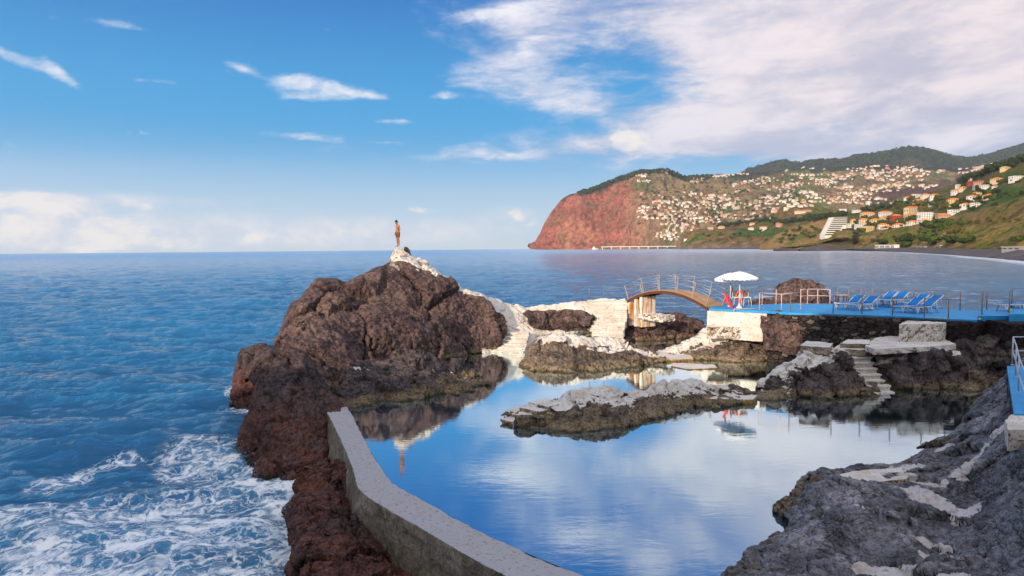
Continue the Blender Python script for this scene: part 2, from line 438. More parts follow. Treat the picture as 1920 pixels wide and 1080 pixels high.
def build_sea():
    r = np.exp(np.arange(math.log(7.0), math.log(11800.0), .0072))
    th = np.linspace(R(-62), R(62), 700)
    RR, TT = np.meshgrid(r, th, indexing='ij')
    X = RR*np.sin(TT); Yv = RR*np.cos(TT); Zv = np.zeros_like(X)
    sp = np.maximum(RR*.0072, RR*(th[1]-th[0]))
    dX = np.zeros_like(X); dY = np.zeros_like(X)
    rs = np.random.RandomState(5)
    for i in range(64):
        lam = math.exp(rs.uniform(math.log(.55), math.log(16)))
        d = R(255)+rs.normal()*.62
        kx, ky = math.cos(d)*2*math.pi/lam, math.sin(d)*2*math.pi/lam
        amp = .0105*lam**.72*rs.uniform(.5, 1.3)*(1.0 if lam < 7 else .75)
        att = np.exp(-(1.7*sp/lam)**2)*amp
        ph = kx*X+ky*Yv+rs.uniform(0, 6.28)
        Zv += att*np.sin(ph); c = att*np.cos(ph)*.85
        dX += c*math.cos(d); dY += c*math.sin(d)
    calm = 1-.45*sstep(-2, 25, X)
    X2 = X+dX; Y2 = Yv+dY
    P = np.stack([X2, Y2, Zv*calm+SEA], -1)
    flat = P.reshape(-1, 3).copy(); flat[:, 2] = SEA
    S = lambda x, y: W(x, y, SEA)
    caps = [(S(60, 1060), S(330, 985), 1.5), (S(250, 1010), S(480, 985), 1.1), (S(330, 960), S(520, 1000), .8), (S(440, 1080), S(530, 1040), .7), (S(540, 1000), S(560, 930), .7),
            (S(430, 900), S(600, 925), 1.0), (S(90, 905), S(230, 850), .55), (S(350, 870), S(440, 850), .8), (S(500, 880), S(570, 905), .7), (S(440, 765), S(470, 775), .7),
            (S(462, 830), S(500, 880), .5), (S(0, 960), S(180, 940), .6), (S(0, 1080), S(150, 1080), 1.5), (S(180, 1100), S(520, 1100), 1.2), (S(440, 720), S(436, 745), .3), (S(650, 1085), S(700, 1075), .4),
            (S(0, 1000), S(420, 930), 1.3), (S(380, 840), S(560, 960), 1.3), (S(560, 905), S(610, 925), .55), (S(462, 862), S(520, 900), .45), (S(520, 905), S(600, 915), .5), (S(548, 960), S(545, 1060), .5), (S(100, 1030), S(420, 1020), 1.4)]
    caps += [(S(1690, 473.5), S(1770, 477.5), 5.), (S(1770, 477.5), S(1880, 486.5), 4.5), (S(1880, 488), S(1990, 500), 5.), (S(1800, 482), S(1990, 496), 3.5)]
    fo = capsules(flat, caps)
    fo = np.maximum(fo, .12*sstep(34, 22, flat[:, 1])*sstep(2, -6, flat[:, 0]))
    o = grid_mesh('sea', P, True, True, {'foam': fo}, mats=M_SEA)
    tag(o, kind='structure'); o.name = 'sea'
build_sea()

# ------------------------------------------------------------------ spray where the swell meets the rock
def build_spray():
    rs = np.random.RandomState(9); bm = bmesh.new()
    for (x, y, n, sp, hh) in [(470, 772, 260, .5, .25), (462, 850, 200, .35, .3), (500, 890, 260, .4, .25), (575, 912, 420, .5, .28), (605, 925, 260, .35, .3), (545, 960, 200, .3, .2), (545, 1010, 200, .3, .2), (540, 1055, 260, .35, .25), (480, 880, 160, .6, .12), (330, 985, 220, 1.2, .08), (120, 1050, 220, 1.2, .08)]:
        c = W(x, y, SEA)
        for i in range(n):
            p = c+np.array([rs.normal()*sp, rs.normal()*sp*.6, abs(rs.normal())*hh*rs.rand()+.02]); r_ = rs.uniform(.004, .011)
            v = [bm.verts.new(p+np.array(d)*r_) for d in ((1, 0, 0), (0, 1, 0), (-1, 0, 0), (0, -1, 0), (0, 0, 1), (0, 0, -1))]
            for a_, b_ in ((0, 1), (1, 2), (2, 3), (3, 0)): bm.faces.new((v[a_], v[b_], v[4])); bm.faces.new((v[b_], v[a_], v[5]))
    me = bpy.data.meshes.new('sea_spray'); bm.to_mesh(me); bm.free()
    m, k = new_mat('spray'); finish(m, k, (.82, .85, .88), .5)
    o = link('sea_spray', me, None, m); tag(o, 'white spray and froth where the swell breaks on the red rocks', 'spray', kind='stuff')
build_spray()

# ------------------------------------------------------------------ pool water
def pool_material():
    m, k = new_mat('pool_water')
    g = k.n('ShaderNodeNewGeometry'); gz = k.scale(g, 1, 1, 0)
    n1 = k.noise(k.scale(gz, .9, 2.4, 1), 1.7, 5, .55, .4); n2 = k.noise(k.scale(gz, .8, 1.6, 1), .3, 4, .5)
    calm = k.ramp(k.noise(gz, .09, 3, .5), .35, .62, .35, 1.0)
    h = k.m('MULTIPLY', k.m('ADD', k.m('MULTIPLY', n1, .0035), k.m('MULTIPLY', n2, .004)), calm)
    bp = k.n('ShaderNodeBump', ins={'Strength': .85, 'Distance': .9, 'Height': h})
    sh = k.attr('shallow')
    base = k.mix(sh, (.002, .05, .10), (.012, .045, .042))
    df = k.n('ShaderNodeBsdfDiffuse', ins={'Color': base})
    gl = k.n('ShaderNodeBsdfGlossy', ins={'Color': (.84, .97, 1.0, 1), 'Roughness': .01, 'Normal': bp})
    fr = k.n('ShaderNodeFresnel', ins={'IOR': 2.0, 'Normal': bp})
    fr = k.m('MULTIPLY_ADD', fr, 1.25, .46, clamp=True)
    mx = k.N.new('ShaderNodeMixShader'); k.L.new(fr, mx.inputs[0]); k.L.new(df, mx.inputs[1]); k.L.new(gl, mx.inputs[2])
    o = k.N.new('ShaderNodeOutputMaterial'); k.L.new(mx.outputs[0], o.inputs[0]); return m
M_POOL = pool_material()
# pool outline: left edge follows the sea wall, right edge lies under the rocks
lft = np.array([W(x, y) for x, y in [(1180, 1200), (1100, 1083), (1000, 1043), (900, 1000), (790, 938), (733, 908), (690, 838), (655, 775), (640, 750), (700, 720), (800, 690), (900, 652), (960, 640), (1060, 634), (1070, 631)]])
rgt = np.array([W(x, y) for x, y in [(2200, 1300), (2250, 1150), (2200, 1050), (2150, 950), (2100, 860), (2060, 800), (2020, 760), (1990, 730), (1950, 705), (1880, 690), (1720, 690), (1560, 665), (1480, 650), (1330, 633), (1250, 631)]])
L_, R_ = resample(lft, 60), resample(rgt, 60)
Gp = np.stack([L_*(1-t)+R_*t for t in np.linspace(0, 1, 80)], 1); Gp[:, :, 2] = 0
shp = capsules(Gp.reshape(-1, 3), [(W(1700, 760), W(1850, 760), 2.2), (W(1560, 745), W(1680, 755), 1.0), (W(1350, 690), W(1440, 690), 1.4), (W(1200, 690), W(1300, 690), 1.), (W(1130, 640), W(1230, 645), 2.0)])
o = grid_mesh('pool_water', Gp, True, True, {'shallow': shp}, mats=M_POOL); tag(o, kind='structure')
# ------------------------------------------------------------------ near rocks
M_ROCK_A = rock_mat('brown_rock', (.080, .050, .050), (.118, .078, .068), (.058, .045, .050), bscale=.8)
M_ROCK_L = rock_mat('maroon_rock', (.055, .042, .045), (.075, .046, .043), (.042, .037, .041), algae=(.10, .038, .028), wet0=-1.2, alg_h=1.5, bscale=.9)
M_ROCK_R = rock_mat('red_rock', (.082, .034, .030), (.11, .048, .038), (.05, .033, .032), algae=(.10, .04, .02), wet0=-1.2, alg_h=.5, bscale=1.3)
M_ROCK_D = rock_mat('dark_rock', (.055, .045, .05), (.085, .066, .064), (.10, .075, .07), bscale=1.0)
M_ROCK_I = rock_mat('island_rock', (.115, .088, .068), (.16, .125, .095), (.08, .064, .058), algae=(.22, .17, .10), bscale=1.2, alg_h=.24, white=(.62, .60, .58), stain=.6)
M_ROCK_F = rock_mat('grey_rock', (.060, .061, .072), (.14, .14, .158), (.24, .235, .26), algae=(.12, .09, .05), bscale=1.5, bdist=.026, alg_h=.16, white=(.50, .48, .50), specks=.8, stain=.7, rgh=.52)
M_CONC = rock_mat('whitewashed_concrete', (.30, .26, .22), (.36, .32, .28), (.2, .17, .14), algae=(.26, .16, .03), bscale=1.4, bdist=.02, alg_h=.34, stain=.5, mc=.6, white=(.66, .62, .57))

# the tall rock with the diver's perch
ridgeA = q([(517, 690, 34.5), (522, 655, 36), (525, 622, 37.5), (532, 597, 38.5), (545, 566, 39.3), (560, 560, 39.6), (570, 545, 40), (583, 533, 40.5), (593, 522, 41), (628, 523, 41.5), (645, 530, 42),
            (662, 523, 42.5), (690, 510, 43.5), (715, 500, 44.5), (728, 493, 45.5), (736, 489, 46), (765, 491, 46.3), (780, 496, 46.4), (800, 503, 46.4), (822, 512, 46.5), (838, 520, 46.5), (850, 522, 46.5), (858, 534, 46.5), (868, 541, 46.7),
            (890, 545, 47), (910, 552, 47.5), (930, 575, 47.5), (945, 600, 47)])
midA = q([(515, 700, 33.5), (530, 650, 35.5), (560, 600, 37.5), (600, 570, 39), (660, 560, 40.3), (720, 545, 42), (770, 535, 43.5), (830, 548, 44.5), (870, 565, 45.3), (910, 585, 46), (940, 602, 46.5), (948, 608, 46.5)])
lowA = q([(512, 715, 32), (540, 690, 33.3), (590, 650, 35), (650, 640, 36.3), (720, 630, 38), (790, 630, 40), (840, 635, 42), (890, 640, 43.8), (930, 632, 45), (948, 618, 46)])
ftA = np.vstack([w([(500, 745), (560, 740), (620, 735), (690, 715), (770, 685)]), w([(815, 676), (850, 670), (885, 666), (915, 660), (945, 652)])])
rock('rock_outcrop', [ridgeA, midA, lowA, ftA], 'tallest brown rock outcrop with the man standing on its whitewashed peak', M_ROCK_A, depth=5, res=.075, amp=.42, freq=.28, facet=.16, sub=.45, crack=.75, cfreq=.27, fine=.09,
     caps=[(Q(768, 492, 46.3), Q(800, 503, 46.4), .35), (Q(800, 505, 46.4), Q(835, 520, 46.5), .35), (Q(865, 545, 46.4), Q(900, 556, 47), .5), (Q(900, 556, 47), Q(935, 590, 47.2), .5),
           (Q(617, 545, 41.2), Q(628, 556, 40.8), .10), (Q(640, 549, 41.4), Q(655, 549, 41.4), .10)], seed=3.1, squash=.6, hold=.8)
# the whitewashed pinnacle itself, a cap of painted rock on top
pk = q([(733, 493, 45.6), (735, 480, 46.1), (738, 469, 46.4), (744, 463.5, 46.7), (752, 465, 46.7), (760, 472, 46.7), (770, 480, 46.6), (785, 485, 46.5), (799, 487, 46.5), (803, 497, 46.5), (826, 511, 46.5)])
pk2 = q([(732, 497, 45.2), (738, 488, 45.4), (748, 480, 45.6), (760, 486, 45.6), (775, 492, 45.6), (795, 500, 45.7), (812, 510, 45.8), (826, 514, 46)])
pk3 = q([(731, 503, 44.9), (745, 500, 44.9), (760, 498, 45), (780, 505, 45.1), (800, 512, 45.3), (826, 519, 45.6)])
rock('rock_peak', [pk, pk2, pk3], 'whitewashed rock pinnacle that the man stands on', M_CONC, depth=1.6, res=.035, amp=.06, freq=1.5, crack=.07, cfreq=1.4, under=.8, fine=.02, caps=[(Q(745, 460, 46.5), Q(765, 490, 46), 1.1), (Q(765, 488, 46), Q(830, 512, 46), .9)],
     dark=[(Q(735, 476, 46.2), Q(735, 484, 46.0), .14), (Q(783, 493, 46.0), Q(798, 498, 46.0), .16)], backz=4.6, crust=0, seed=8)
for i, (pts, lb) in enumerate([([(758, 465, 47.2), (766, 466, 47.2), (770, 476, 47.2), (776, 482, 47)], 'small black rock lump right of the whitewashed pinnacle'),
                               ([(850, 533, 46.2), (838, 521, 46.2), (844, 515, 46.3), (850, 517, 46.3), (856, 531, 46.2)], 'small reddish boulder at the right end of the tall outcrop ridge')]):
    pts = sorted(pts); A_ = q(pts); B_ = A_.copy(); B_[:, 2] -= .45; B_[:, 1] -= .35
    rock('boulder', [A_, B_], lb, M_ROCK_D if i == 0 else M_ROCK_A, depth=.8, res=.05, amp=.06, freq=1.4, crack=.05, under=.5, out=.05, crust=0, backz=A_[:, 2].min()-.8, seed=i*5.0)

# pinnacle in front of it, standing in the sea
rgB = np.array([Q(459, 850, 27.0), Q(463, 815, 27.3), Q(474, 770, 28), Q(484, 735, 28.4), Q(488, 700, 28.6), Q(495, 672, 28.8), Q(508, 661, 29), Q(530, 656, 29), Q(552, 658, 29), Q(570, 665, 29), Q(586, 682, 29), Q(600, 706, 28.8), Q(615, 735, 28.3), Q(634, 762, 27.6), Q(640, 790, 26.6)])
mdB = np.array([Q(460, 855, 26.6), Q(478, 800, 26.4), Q(510, 750, 26.6), Q(550, 735, 26.8), Q(590, 750, 26.6), Q(622, 785, 26.2), Q(642, 820, 25.2)])
m2B = np.array([Q(463, 865, 26.3), Q(490, 840, 25.4), Q(530, 830, 25), Q(570, 820, 25), Q(610, 820, 25), Q(640, 850, 24.2)])
ftB = w([(462, 858), (480, 878), (505, 893), (540, 903), (575, 905), (610, 900), (640, 890), (652, 880)], SEA)
rock('rock_pinnacle', [rgB, mdB, m2B, ftB], 'steep maroon rock pinnacle in the surf at the head of the concrete wall', M_ROCK_L, depth=4.5, res=.06, amp=.3, freq=.35, facet=.16, sub=.5, crack=.4, cfreq=.3, fine=.08, seed=12.3)
rgC = np.array([Q(434, 760, 34.6), Q(438, 738, 35), (Q(443, 712, 35.5)), Q(452, 680, 36), Q(458, 656, 36.3), Q(474, 648, 36.5), Q(490, 647, 36.5), Q(506, 655, 36.5), Q(518, 668, 36.2), Q(528, 700, 35.5), Q(535, 740, 35)])
mdC = np.array([Q(434, 763, 34.4), Q(450, 720, 34.4), Q(475, 700, 34.6), Q(505, 705, 34.6), Q(535, 750, 34)])
ftC = w([(434, 764), (455, 770), (480, 768), (510, 765), (540, 760)], SEA)
rock('sea_rock', [rgC, mdC, ftC], 'squat maroon rock in the sea behind the steep pinnacle, furthest left', M_ROCK_L, depth=3.0, res=.07, amp=.2, freq=.6, crack=.2, cfreq=.6, seed=31.7)
# low dark ledge between pinnacle and pool
rgD = np.array([Q(618, 760, 29.5), Q(628, 738, 31), Q(640, 712, 32.3), Q(652, 690, 33.2), Q(680, 680, 34), Q(720, 674, 34.6), Q(745, 665, 35.2), Q(768, 660, 35.6), Q(790, 662, 36), Q(815, 670, 36.2), Q(835, 676, 36.3), Q(855, 676, 36.3), Q(872, 690, 36.2), Q(890, 699, 36), Q(908, 708, 35.6), Q(918, 716, 35.1)])
mdD = np.array([Q(620, 764, 29.2), Q(645, 738, 30), Q(680, 722, 31.2), Q(730, 712, 32.4), Q(790, 705, 33.6), Q(840, 706, 34.4), Q(880, 712, 34.9), Q(918, 719, 34.8)])
ftD = w([(625, 778), (660, 768), (700, 763), (750, 755), (800, 748), (850, 741), (885, 734), (916, 722)])
rock('rock_ledge', [rgD, mdD, ftD], 'low dark rock ledge along the pool edge below the tall outcrop', M_ROCK_D, depth=3.0, res=.055, amp=.22, freq=.7, crack=.22, cfreq=.8, fine=.05, seed=21.0, crust=1.3, paint_all=0,
     caps=[(Q(850, 700, 35), Q(900, 712, 35), .16), (Q(655, 692, 33), Q(700, 690, 33), .1)])

# front red rocks outside the wall
def simple(name, rg, md, ft, label, mat, z=SEA, **kw):
    return rock(name, [q(rg), q(md), w(ft, z)], label, mat, **kw)
rgE = np.array([W(505, 1165, -.9), W(535, 1082, -.7), W(552, 1042, -.4), W(556, 1010, -.25), W(552, 975, -.2), W(562, 945, -.15), W(580, 928, -.15), W(610, 922, -.1), W(640, 938, -.2), W(668, 975, -.4), W(705, 1004, -.6), W(760, 1040, -.8), W(840, 1092, -.95), W(930, 1150, -1.0)])
mdE = np.array([W(515, 1200, -1.1), W(548, 1110, -.6), W(580, 1040, -.15), W(600, 990, .0), W(615, 970, .02), W(635, 975, -.05), W(660, 1010, -.3), W(700, 1045, -.5), W(750, 1082, -.7), W(820, 1120, -.8), W(900, 1190, -.9)])
ftE = np.array([W(500, 1260, -1.3), W(560, 1200, -.9), W(620, 1130, -.55), W(680, 1100, -.6), W(740, 1140, -.8), W(800, 1200, -1.0), W(880, 1260, -1.3)])
# the red rock: its back (left, sea side) edge is the traced outline
bkE = np.array([W(495, 1190, -1.9), W(525, 1090, -1.9), W(543, 1045, -1.9), W(546, 1005, -1.9), W(541, 968, -1.9), W(552, 935, -1.9), W(575, 916, -1.9), W(612, 908, -1.9), W(650, 935, -1.9), W(685, 975, -1.9), W(740, 1015, -1.9), W(820, 1060, -1.9), W(890, 1105, -1.9), W(980, 1160, -1.9)])
rock('shore_rock', [bkE, rgE, mdE, ftE], 'largest red rock at the foot of the concrete wall, bottom left of the pool', M_ROCK_R, back=False, res=.035, amp=.16, freq=.8, facet=.15, crack=.16, cfreq=.8, fine=.04, seed=44.0, under=1.0, out=.2)
rock('shore_rock', [np.array([W(604, 945, -1.6), W(607, 905, -.9), W(612, 882, -.35), W(625, 868, .0), W(645, 864, .12), W(662, 868, .12), W(680, 900, .1)]),
                    np.array([W(606, 950, -1.6), W(612, 915, -.9), W(622, 892, -.3), W(645, 885, -.1), W(672, 900, -.05), W(684, 915, 0)]),
                    np.array([W(612, 975, -1.6), W(625, 945, -1.0), W(650, 930, -.6), W(680, 935, -.4), W(700, 945, -.3)])], 'blocky split red stone wedged against the bend of the concrete wall', M_ROCK_R,
     depth=.7, res=.03, amp=.10, freq=1.3, crack=.16, cfreq=1.1, fine=.035, seed=3.0, under=.5, out=.1)
rock('shore_rock', [np.array([W(553, 945, -1.5), W(560, 925, -1.0), W(572, 908, -.8), W(595, 893, -.6), W(620, 890, -.5), W(640, 905, -.5)]),
                    np.array([W(556, 955, -1.5), W(575, 935, -.9), W(600, 920, -.7), (W(630, 925, -.7)), W(650, 935, -.8)]),
                    np.array([W(566, 965, -1.7), W(590, 960, -1.4), W(620, 955, -1.3), W(655, 960, -1.4)])], 'small low red rock washed by foam between pinnacle and large red rock', M_ROCK_R,
     depth=.8, res=.03, amp=.10, freq=1.3, crack=.12, cfreq=1.2, fine=.04, seed=63.0, under=.4, out=.1)

# concrete sea wall
M_WALL = rock_mat('sea_wall_concrete', (.13, .108, .08), (.19, .16, .125), (.24, .205, .165), algae=(.09, .075, .045), wet0=-.9, alg_h=.35, bscale=1.3, bdist=.012, specks=.2, mc=.6, wetz=-1.0, white=(.36, .36, .385), stain=.2, upw=.62)
inn = w([(650, 762), (661, 780), (672, 803), (690, 838), (712, 875), (733, 905), (760, 920), (800, 943), (860, 975), (930, 1012), (1000, 1043), (1100, 1083), (1200, 1130), (1400, 1230)], .27)
outr = w([(613, 772), (625, 795), (640, 825), (653, 855), (664, 885), (671, 915), (690, 932), (740, 962), (800, 996), (860, 1032), (920, 1065), (1000, 1105), (1080, 1150), (1260, 1260)], .39)
fac = outr.copy(); fac[:, 2] = -2.2; fac[:, 0] -= .42; fac[:, 1] -= .05
def down(r, dz, dx=0.0): r = r.copy(); r[:, 2] -= dz; r[:, 0] += dx; return r
n_ = 420
rows = [down(inn, 1.5, .1), down(inn, .03, .02), inn, outr, down(outr, .05, -.02), fac]
C = [resample(r, n_) for r in rows]
parts_ = []
for i in range(len(C)-1):
    kk = [26, 3, 26, 3, 50][i]
    for t in np.linspace(0, 1, kk, endpoint=False): parts_.append(C[i]*(1-t)+C[i+1]*t)
Gd = np.stack(parts_+[C[-1]]); N_ = normals(Gd, True)
P_ = Gd.reshape(-1, 3); d_ = .025*fbm(P_*1.3, 4)+.012*fbm(P_*6, 3)+.05*np.where(P_[:, 2] < .1, fbm(P_*1.1, 4), 0)
Gd = (P_+N_.reshape(-1, 3)*d_[:, None]).reshape(Gd.shape)
o = grid_mesh('sea_wall', Gd, True, True, {'paint': np.full(Gd.shape[0]*Gd.shape[1], .52), 'crust': np.full(Gd.shape[0]*Gd.shape[1], 1.1)}, mats=M_WALL)
tag(o, 'curved grey concrete wall between the still pool and the sea', 'wall')

# long low island in the pool
rgH = np.array([Q(941, 792, 27.1), Q(950, 778, 27.2), Q(965, 768, 27.4), Q(985, 757, 27.6), Q(1005, 752, 27.7), Q(1042, 750, 27.8), Q(1056, 737, 27.8), Q(1080, 729, 27.8), Q(1112, 726, 27.8), Q(1145, 729, 27.9), Q(1165, 739, 28.3), Q(1190, 736, 28.8), Q(1215, 729, 29.4), Q(1240, 716, 29.8), Q(1265, 709, 30.1), Q(1295, 711, 30.4), Q(1320, 719, 30.8), Q(1350, 722, 31), Q(1385, 724, 31.3), Q(1420, 730, 31.5), Q(1445, 737, 31.6), Q(1490, 741, 31.4)])
mdH = np.array([Q(942, 794, 26.9), Q(965, 785, 26.7), Q(1000, 776, 26.7), Q(1040, 775, 26.5), Q(1080, 762, 26.6), Q(1120, 752, 26.8), Q(1160, 752, 27.3), Q(1200, 754, 28), Q(1245, 740, 28.9), Q(1290, 738, 29.4), Q(1340, 742, 29.9), Q(1390, 742, 30.4), Q(1440, 743, 30.9), Q(1490, 743, 31)])
ftH = w([(941, 796), (965, 803), (1000, 811), (1050, 815), (1100, 812), (1150, 803), (1200, 793), (1245, 781), (1300, 771), (1350, 765), (1400, 758), (1440, 750), (1492, 745)])
rock('pool_islet', [rgH, mdH, ftH], 'long low rock islet with whitewashed back lying in the middle of the pool', M_ROCK_I, depth=2.0, res=.04, amp=.13, freq=.9, crack=.17, cfreq=.9, fine=.035, seed=51.0,
     caps=[(Q(975, 768, 27.4), Q(1050, 762, 27.3), .5), (Q(1045, 755, 27.4), Q(1150, 743, 27.6), .62), (Q(1150, 745, 28), Q(1230, 738, 29.2), .34), (Q(1225, 728, 29.4), Q(1300, 715, 30.2), .52), (Q(1300, 720, 30.4), Q(1350, 728, 30.8), .3), (Q(1340, 746, 30), Q(1400, 743, 30.6), .2), (Q(1440, 741, 31), Q(1490, 741, 31), .25)], up=.35)
rgI = np.array([Q(972, 692, 39.6), Q(982, 672, 40.4), Q(995, 645, 41), Q(1010, 633, 41.4), Q(1040, 627, 41.6), Q(1085, 627, 41.8), Q(1125, 629, 41.9), Q(1155, 632, 42), Q(1178, 640, 42.1), Q(1200, 652, 42.2), Q(1218, 659, 42.2), Q(1236, 670, 42), Q(1248, 676, 41.6)])
mdI = np.array([Q(973, 693, 39.4), Q(993, 665, 39.6), Q(1030, 652, 39.9), Q(1070, 655, 40), Q(1120, 660, 40.2), Q(1165, 658, 40.6), Q(1200, 666, 41), Q(1248, 677, 41.2)])
ftI = w([(973, 694), (1000, 697), (1050, 700), (1100, 699), (1150, 695), (1200, 688), (1248, 679)])
rock('pool_islet', [rgI, mdI, ftI], 'rounded rock islet with patchy white top between pool and arched bridge', M_ROCK_I, depth=2.6, res=.05, amp=.16, freq=.8, crack=.2, cfreq=.8, fine=.04, seed=71.0,
     caps=[(Q(1030, 634, 41), Q(1085, 633, 41.2), .6), (Q(1085, 636, 41), Q(1165, 642, 41.4), .5), (Q(1170, 648, 41.4), Q(1225, 668, 41.4), .34), (Q(1105, 657, 40.2), Q(1150, 657, 40.4), .17)], up=.3)

# whitewashed apron behind, falling from the outcrop to the pool
rgK = np.array([Q(840, 543, 48.5), Q(862, 540, 48.6), Q(880, 543, 48.7), Q(905, 553, 48.9), Q(935, 560, 49.2), Q(962, 570, 49.6), Q(985, 576, 50), Q(1010, 573, 50.2), Q(1045, 569, 50.5), Q(1080, 565, 50.7), Q(1105, 561, 51), Q(1140, 560, 51), Q(1172, 561, 50.8)])
mdK = np.array([Q(860, 560, 47), Q(885, 575, 47.2), Q(910, 590, 47.4), Q(940, 600, 47.6), Q(975, 605, 48), Q(1020, 612, 48.6), (Q(1060, 608, 49)), Q(1105, 600, 49.6), Q(1172, 600, 50.2)])
lkK = np.array([Q(895, 620, 45.9), Q(930, 625, 46.2), Q(965, 628, 46.6), Q(1010, 628, 47.6), Q(1060, 624, 48.4), Q(1100, 622, 49.2), Q(1172, 620, 50)])
ftK = w([(905, 664), (925, 661), (955, 659), (985, 655), (1020, 645), (1060, 640), (1100, 636), (1172, 632)])
rock('whitewashed_apron', [rgK, mdK, lkK, ftK], 'whitewashed concrete and rock apron sloping from the tall outcrop down to the pool', M_CONC, depth=3, res=.06, amp=.09, freq=.6, facet=.14, crack=.08, cfreq=.8, fine=.03, seed=91.0, paint_all=1.0,
     dark=[(Q(852, 536, 48), Q(872, 545, 48), .35), (Q(880, 545, 48.5), Q(912, 553, 48.7), .3), (Q(880, 570, 47.2), Q(900, 582, 47.3), .3), (Q(1095, 622, 49.2), Q(1105, 628, 49.6), .4)])
rgK2 = q([(982, 590, 48.3), (1000, 583, 48.6), (1040, 577, 48.9), (1075, 578, 49), (1100, 586, 49.2), (1114, 600, 49.2)])
ftK2 = q([(990, 596, 47.8), (1015, 606, 47.9), (1040, 613, 48), (1075, 612, 48.2), (1112, 606, 48.6)])
rock('boulder', [rgK2, ftK2], 'dark brown bare rock face set in the white apron left of the far steps', M_ROCK_A, depth=1.2, res=.06, amp=.12, freq=.9, crack=.15, under=.4, out=-.2, backz=1.5, crust=0, seed=17.)
# island under the bridge
rgC2 = np.array([Q(1088, 632, 50.2), Q(1092, 615, 50.4), Q(1108, 603, 50.6), Q(1135, 606, 50.8), Q(1160, 604, 51), Q(1182, 595, 51.2), Q(1212, 590, 51.4), Q(1245, 586, 51.5), Q(1262, 590, 51.4), Q(1288, 591, 51), Q(1303, 597, 50.6), Q(1316, 606, 50), Q(1324, 618, 49)])
mdC2 = np.array([Q(1090, 633, 50), Q(1105, 622, 49.9), Q(1150, 620, 50), Q(1200, 610, 50.2), Q(1250, 606, 50.3), Q(1290, 608, 49.8), Q(1325, 624, 48.6)])
ftC2 = w([(1088, 637), (1120, 640), (1170, 641), (1230, 640), (1280, 636), (1330, 630)])
rock('rock_outcrop', [rgC2, mdC2, ftC2], 'brown rock stained orange under the arched bridge', M_ROCK_A, depth=2.5, res=.07, amp=.2, freq=.7, crack=.25, cfreq=.7, seed=15.0)
# rocks right of the bridge: steps side
rgL = np.array([Q(1240, 662, 43.2), Q(1262, 652, 43.4), Q(1285, 640, 43.5), Q(1305, 628, 43.5), Q(1320, 613, 43.3), Q(1340, 606, 43), Q(1400, 606, 42.6), Q(1440, 606, 42.2), Q(1456, 617, 41.8), Q(1480, 625, 41.3), Q(1500, 630, 40.8), Q(1525, 640, 40)])
mdL = np.array([Q(1242, 664, 42.9), Q(1275, 655, 42.5), Q(1310, 645, 42.2), Q(1345, 632, 42), Q(1400, 630, 41.6), Q(1450, 632, 41), Q(1490, 640, 40.4), Q(1525, 648, 39.6)])
ftL = w([(1240, 667), (1280, 672), (1320, 676), (1360, 679), (1410, 680), (1455, 676), (1495, 668), (1528, 660)])
rock('rock_outcrop', [rgL, mdL, ftL], 'half whitewashed rock below the concrete block at the right end of the bridge', M_ROCK_I, depth=2.5, res=.055, amp=.2, freq=.7, crack=.22, cfreq=.7, fine=.05, seed=85.0,
     caps=[(Q(1255, 652, 43), Q(1310, 640, 42.6), .75), (Q(1315, 625, 42.6), Q(1390, 620, 42), .62), (Q(1330, 640, 42), Q(1370, 640, 42), .5), (Q(1400, 610, 42), Q(1440, 612, 41.6), .35), (Q(1445, 618, 41.5), Q(1500, 632, 40.6), .35)], up=.2)
rgJ = np.array([Q(1418, 728, 31.9), Q(1424, 713, 32.3), Q(1440, 700, 32.7), Q(1465, 685, 33), Q(1485, 670, 33.3), Q(1502, 657, 33.4), Q(1525, 652, 33.4), Q(1555, 653, 33.4), Q(1580, 658, 33.3), Q(1592, 668, 33.1), Q(1610, 695, 32.6), Q(1628, 722, 32), Q(1642, 742, 31)])
mdJ = np.array([Q(1420, 731, 31.6), Q(1445, 718, 31.4), Q(1480, 703, 31.5), Q(1520, 690, 31.7), Q(1560, 683, 31.9), Q(1588, 690, 31.8), Q(1615, 715, 31.3), Q(1642, 743, 30.8)])
ftJ = w([(1418, 733), (1445, 741), (1490, 744), (1540, 747), (1590, 747), (1645, 745)])
rock('rock_outcrop', [rgJ, mdJ, ftJ], 'whitewashed sloping rock left of the steps that run down into the pool', M_ROCK_D, depth=2.4, res=.045, amp=.17, freq=.9, crack=.2, cfreq=.8, fine=.045, seed=95.0,
     caps=[(Q(1510, 657, 33.2), Q(1580, 662, 33.1), .40), (Q(1500, 668, 32.9), Q(1440, 708, 32.2), .66), (Q(1535, 664, 33), Q(1470, 710, 31.8), .42), (Q(1430, 722, 31.8), Q(1475, 733, 31.3), .25), (Q(1560, 672, 32.7), Q(1500, 692, 31.9), .25)])
rgM = np.array([Q(1625, 700, 33.6), Q(1632, 680, 33.9), Q(1645, 668, 34), Q(1680, 660, 34), Q(1735, 655, 33.9), Q(1780, 655, 33.8), Q(1800, 660, 33.8), Q(1815, 680, 33.6), Q(1830, 700, 33.4), Q(1850, 715, 33)])
mdM = np.array([Q(1628, 700, 33.0), Q(1650, 672, 32.9), Q(1700, 662, 32.6), Q(1750, 660, 32.5), Q(1795, 664, 32.6), Q(1850, 718, 32.6)])
ftM = w([(1635, 738), (1660, 733), (1700, 732), (1750, 731), (1800, 730), (1850, 727)])
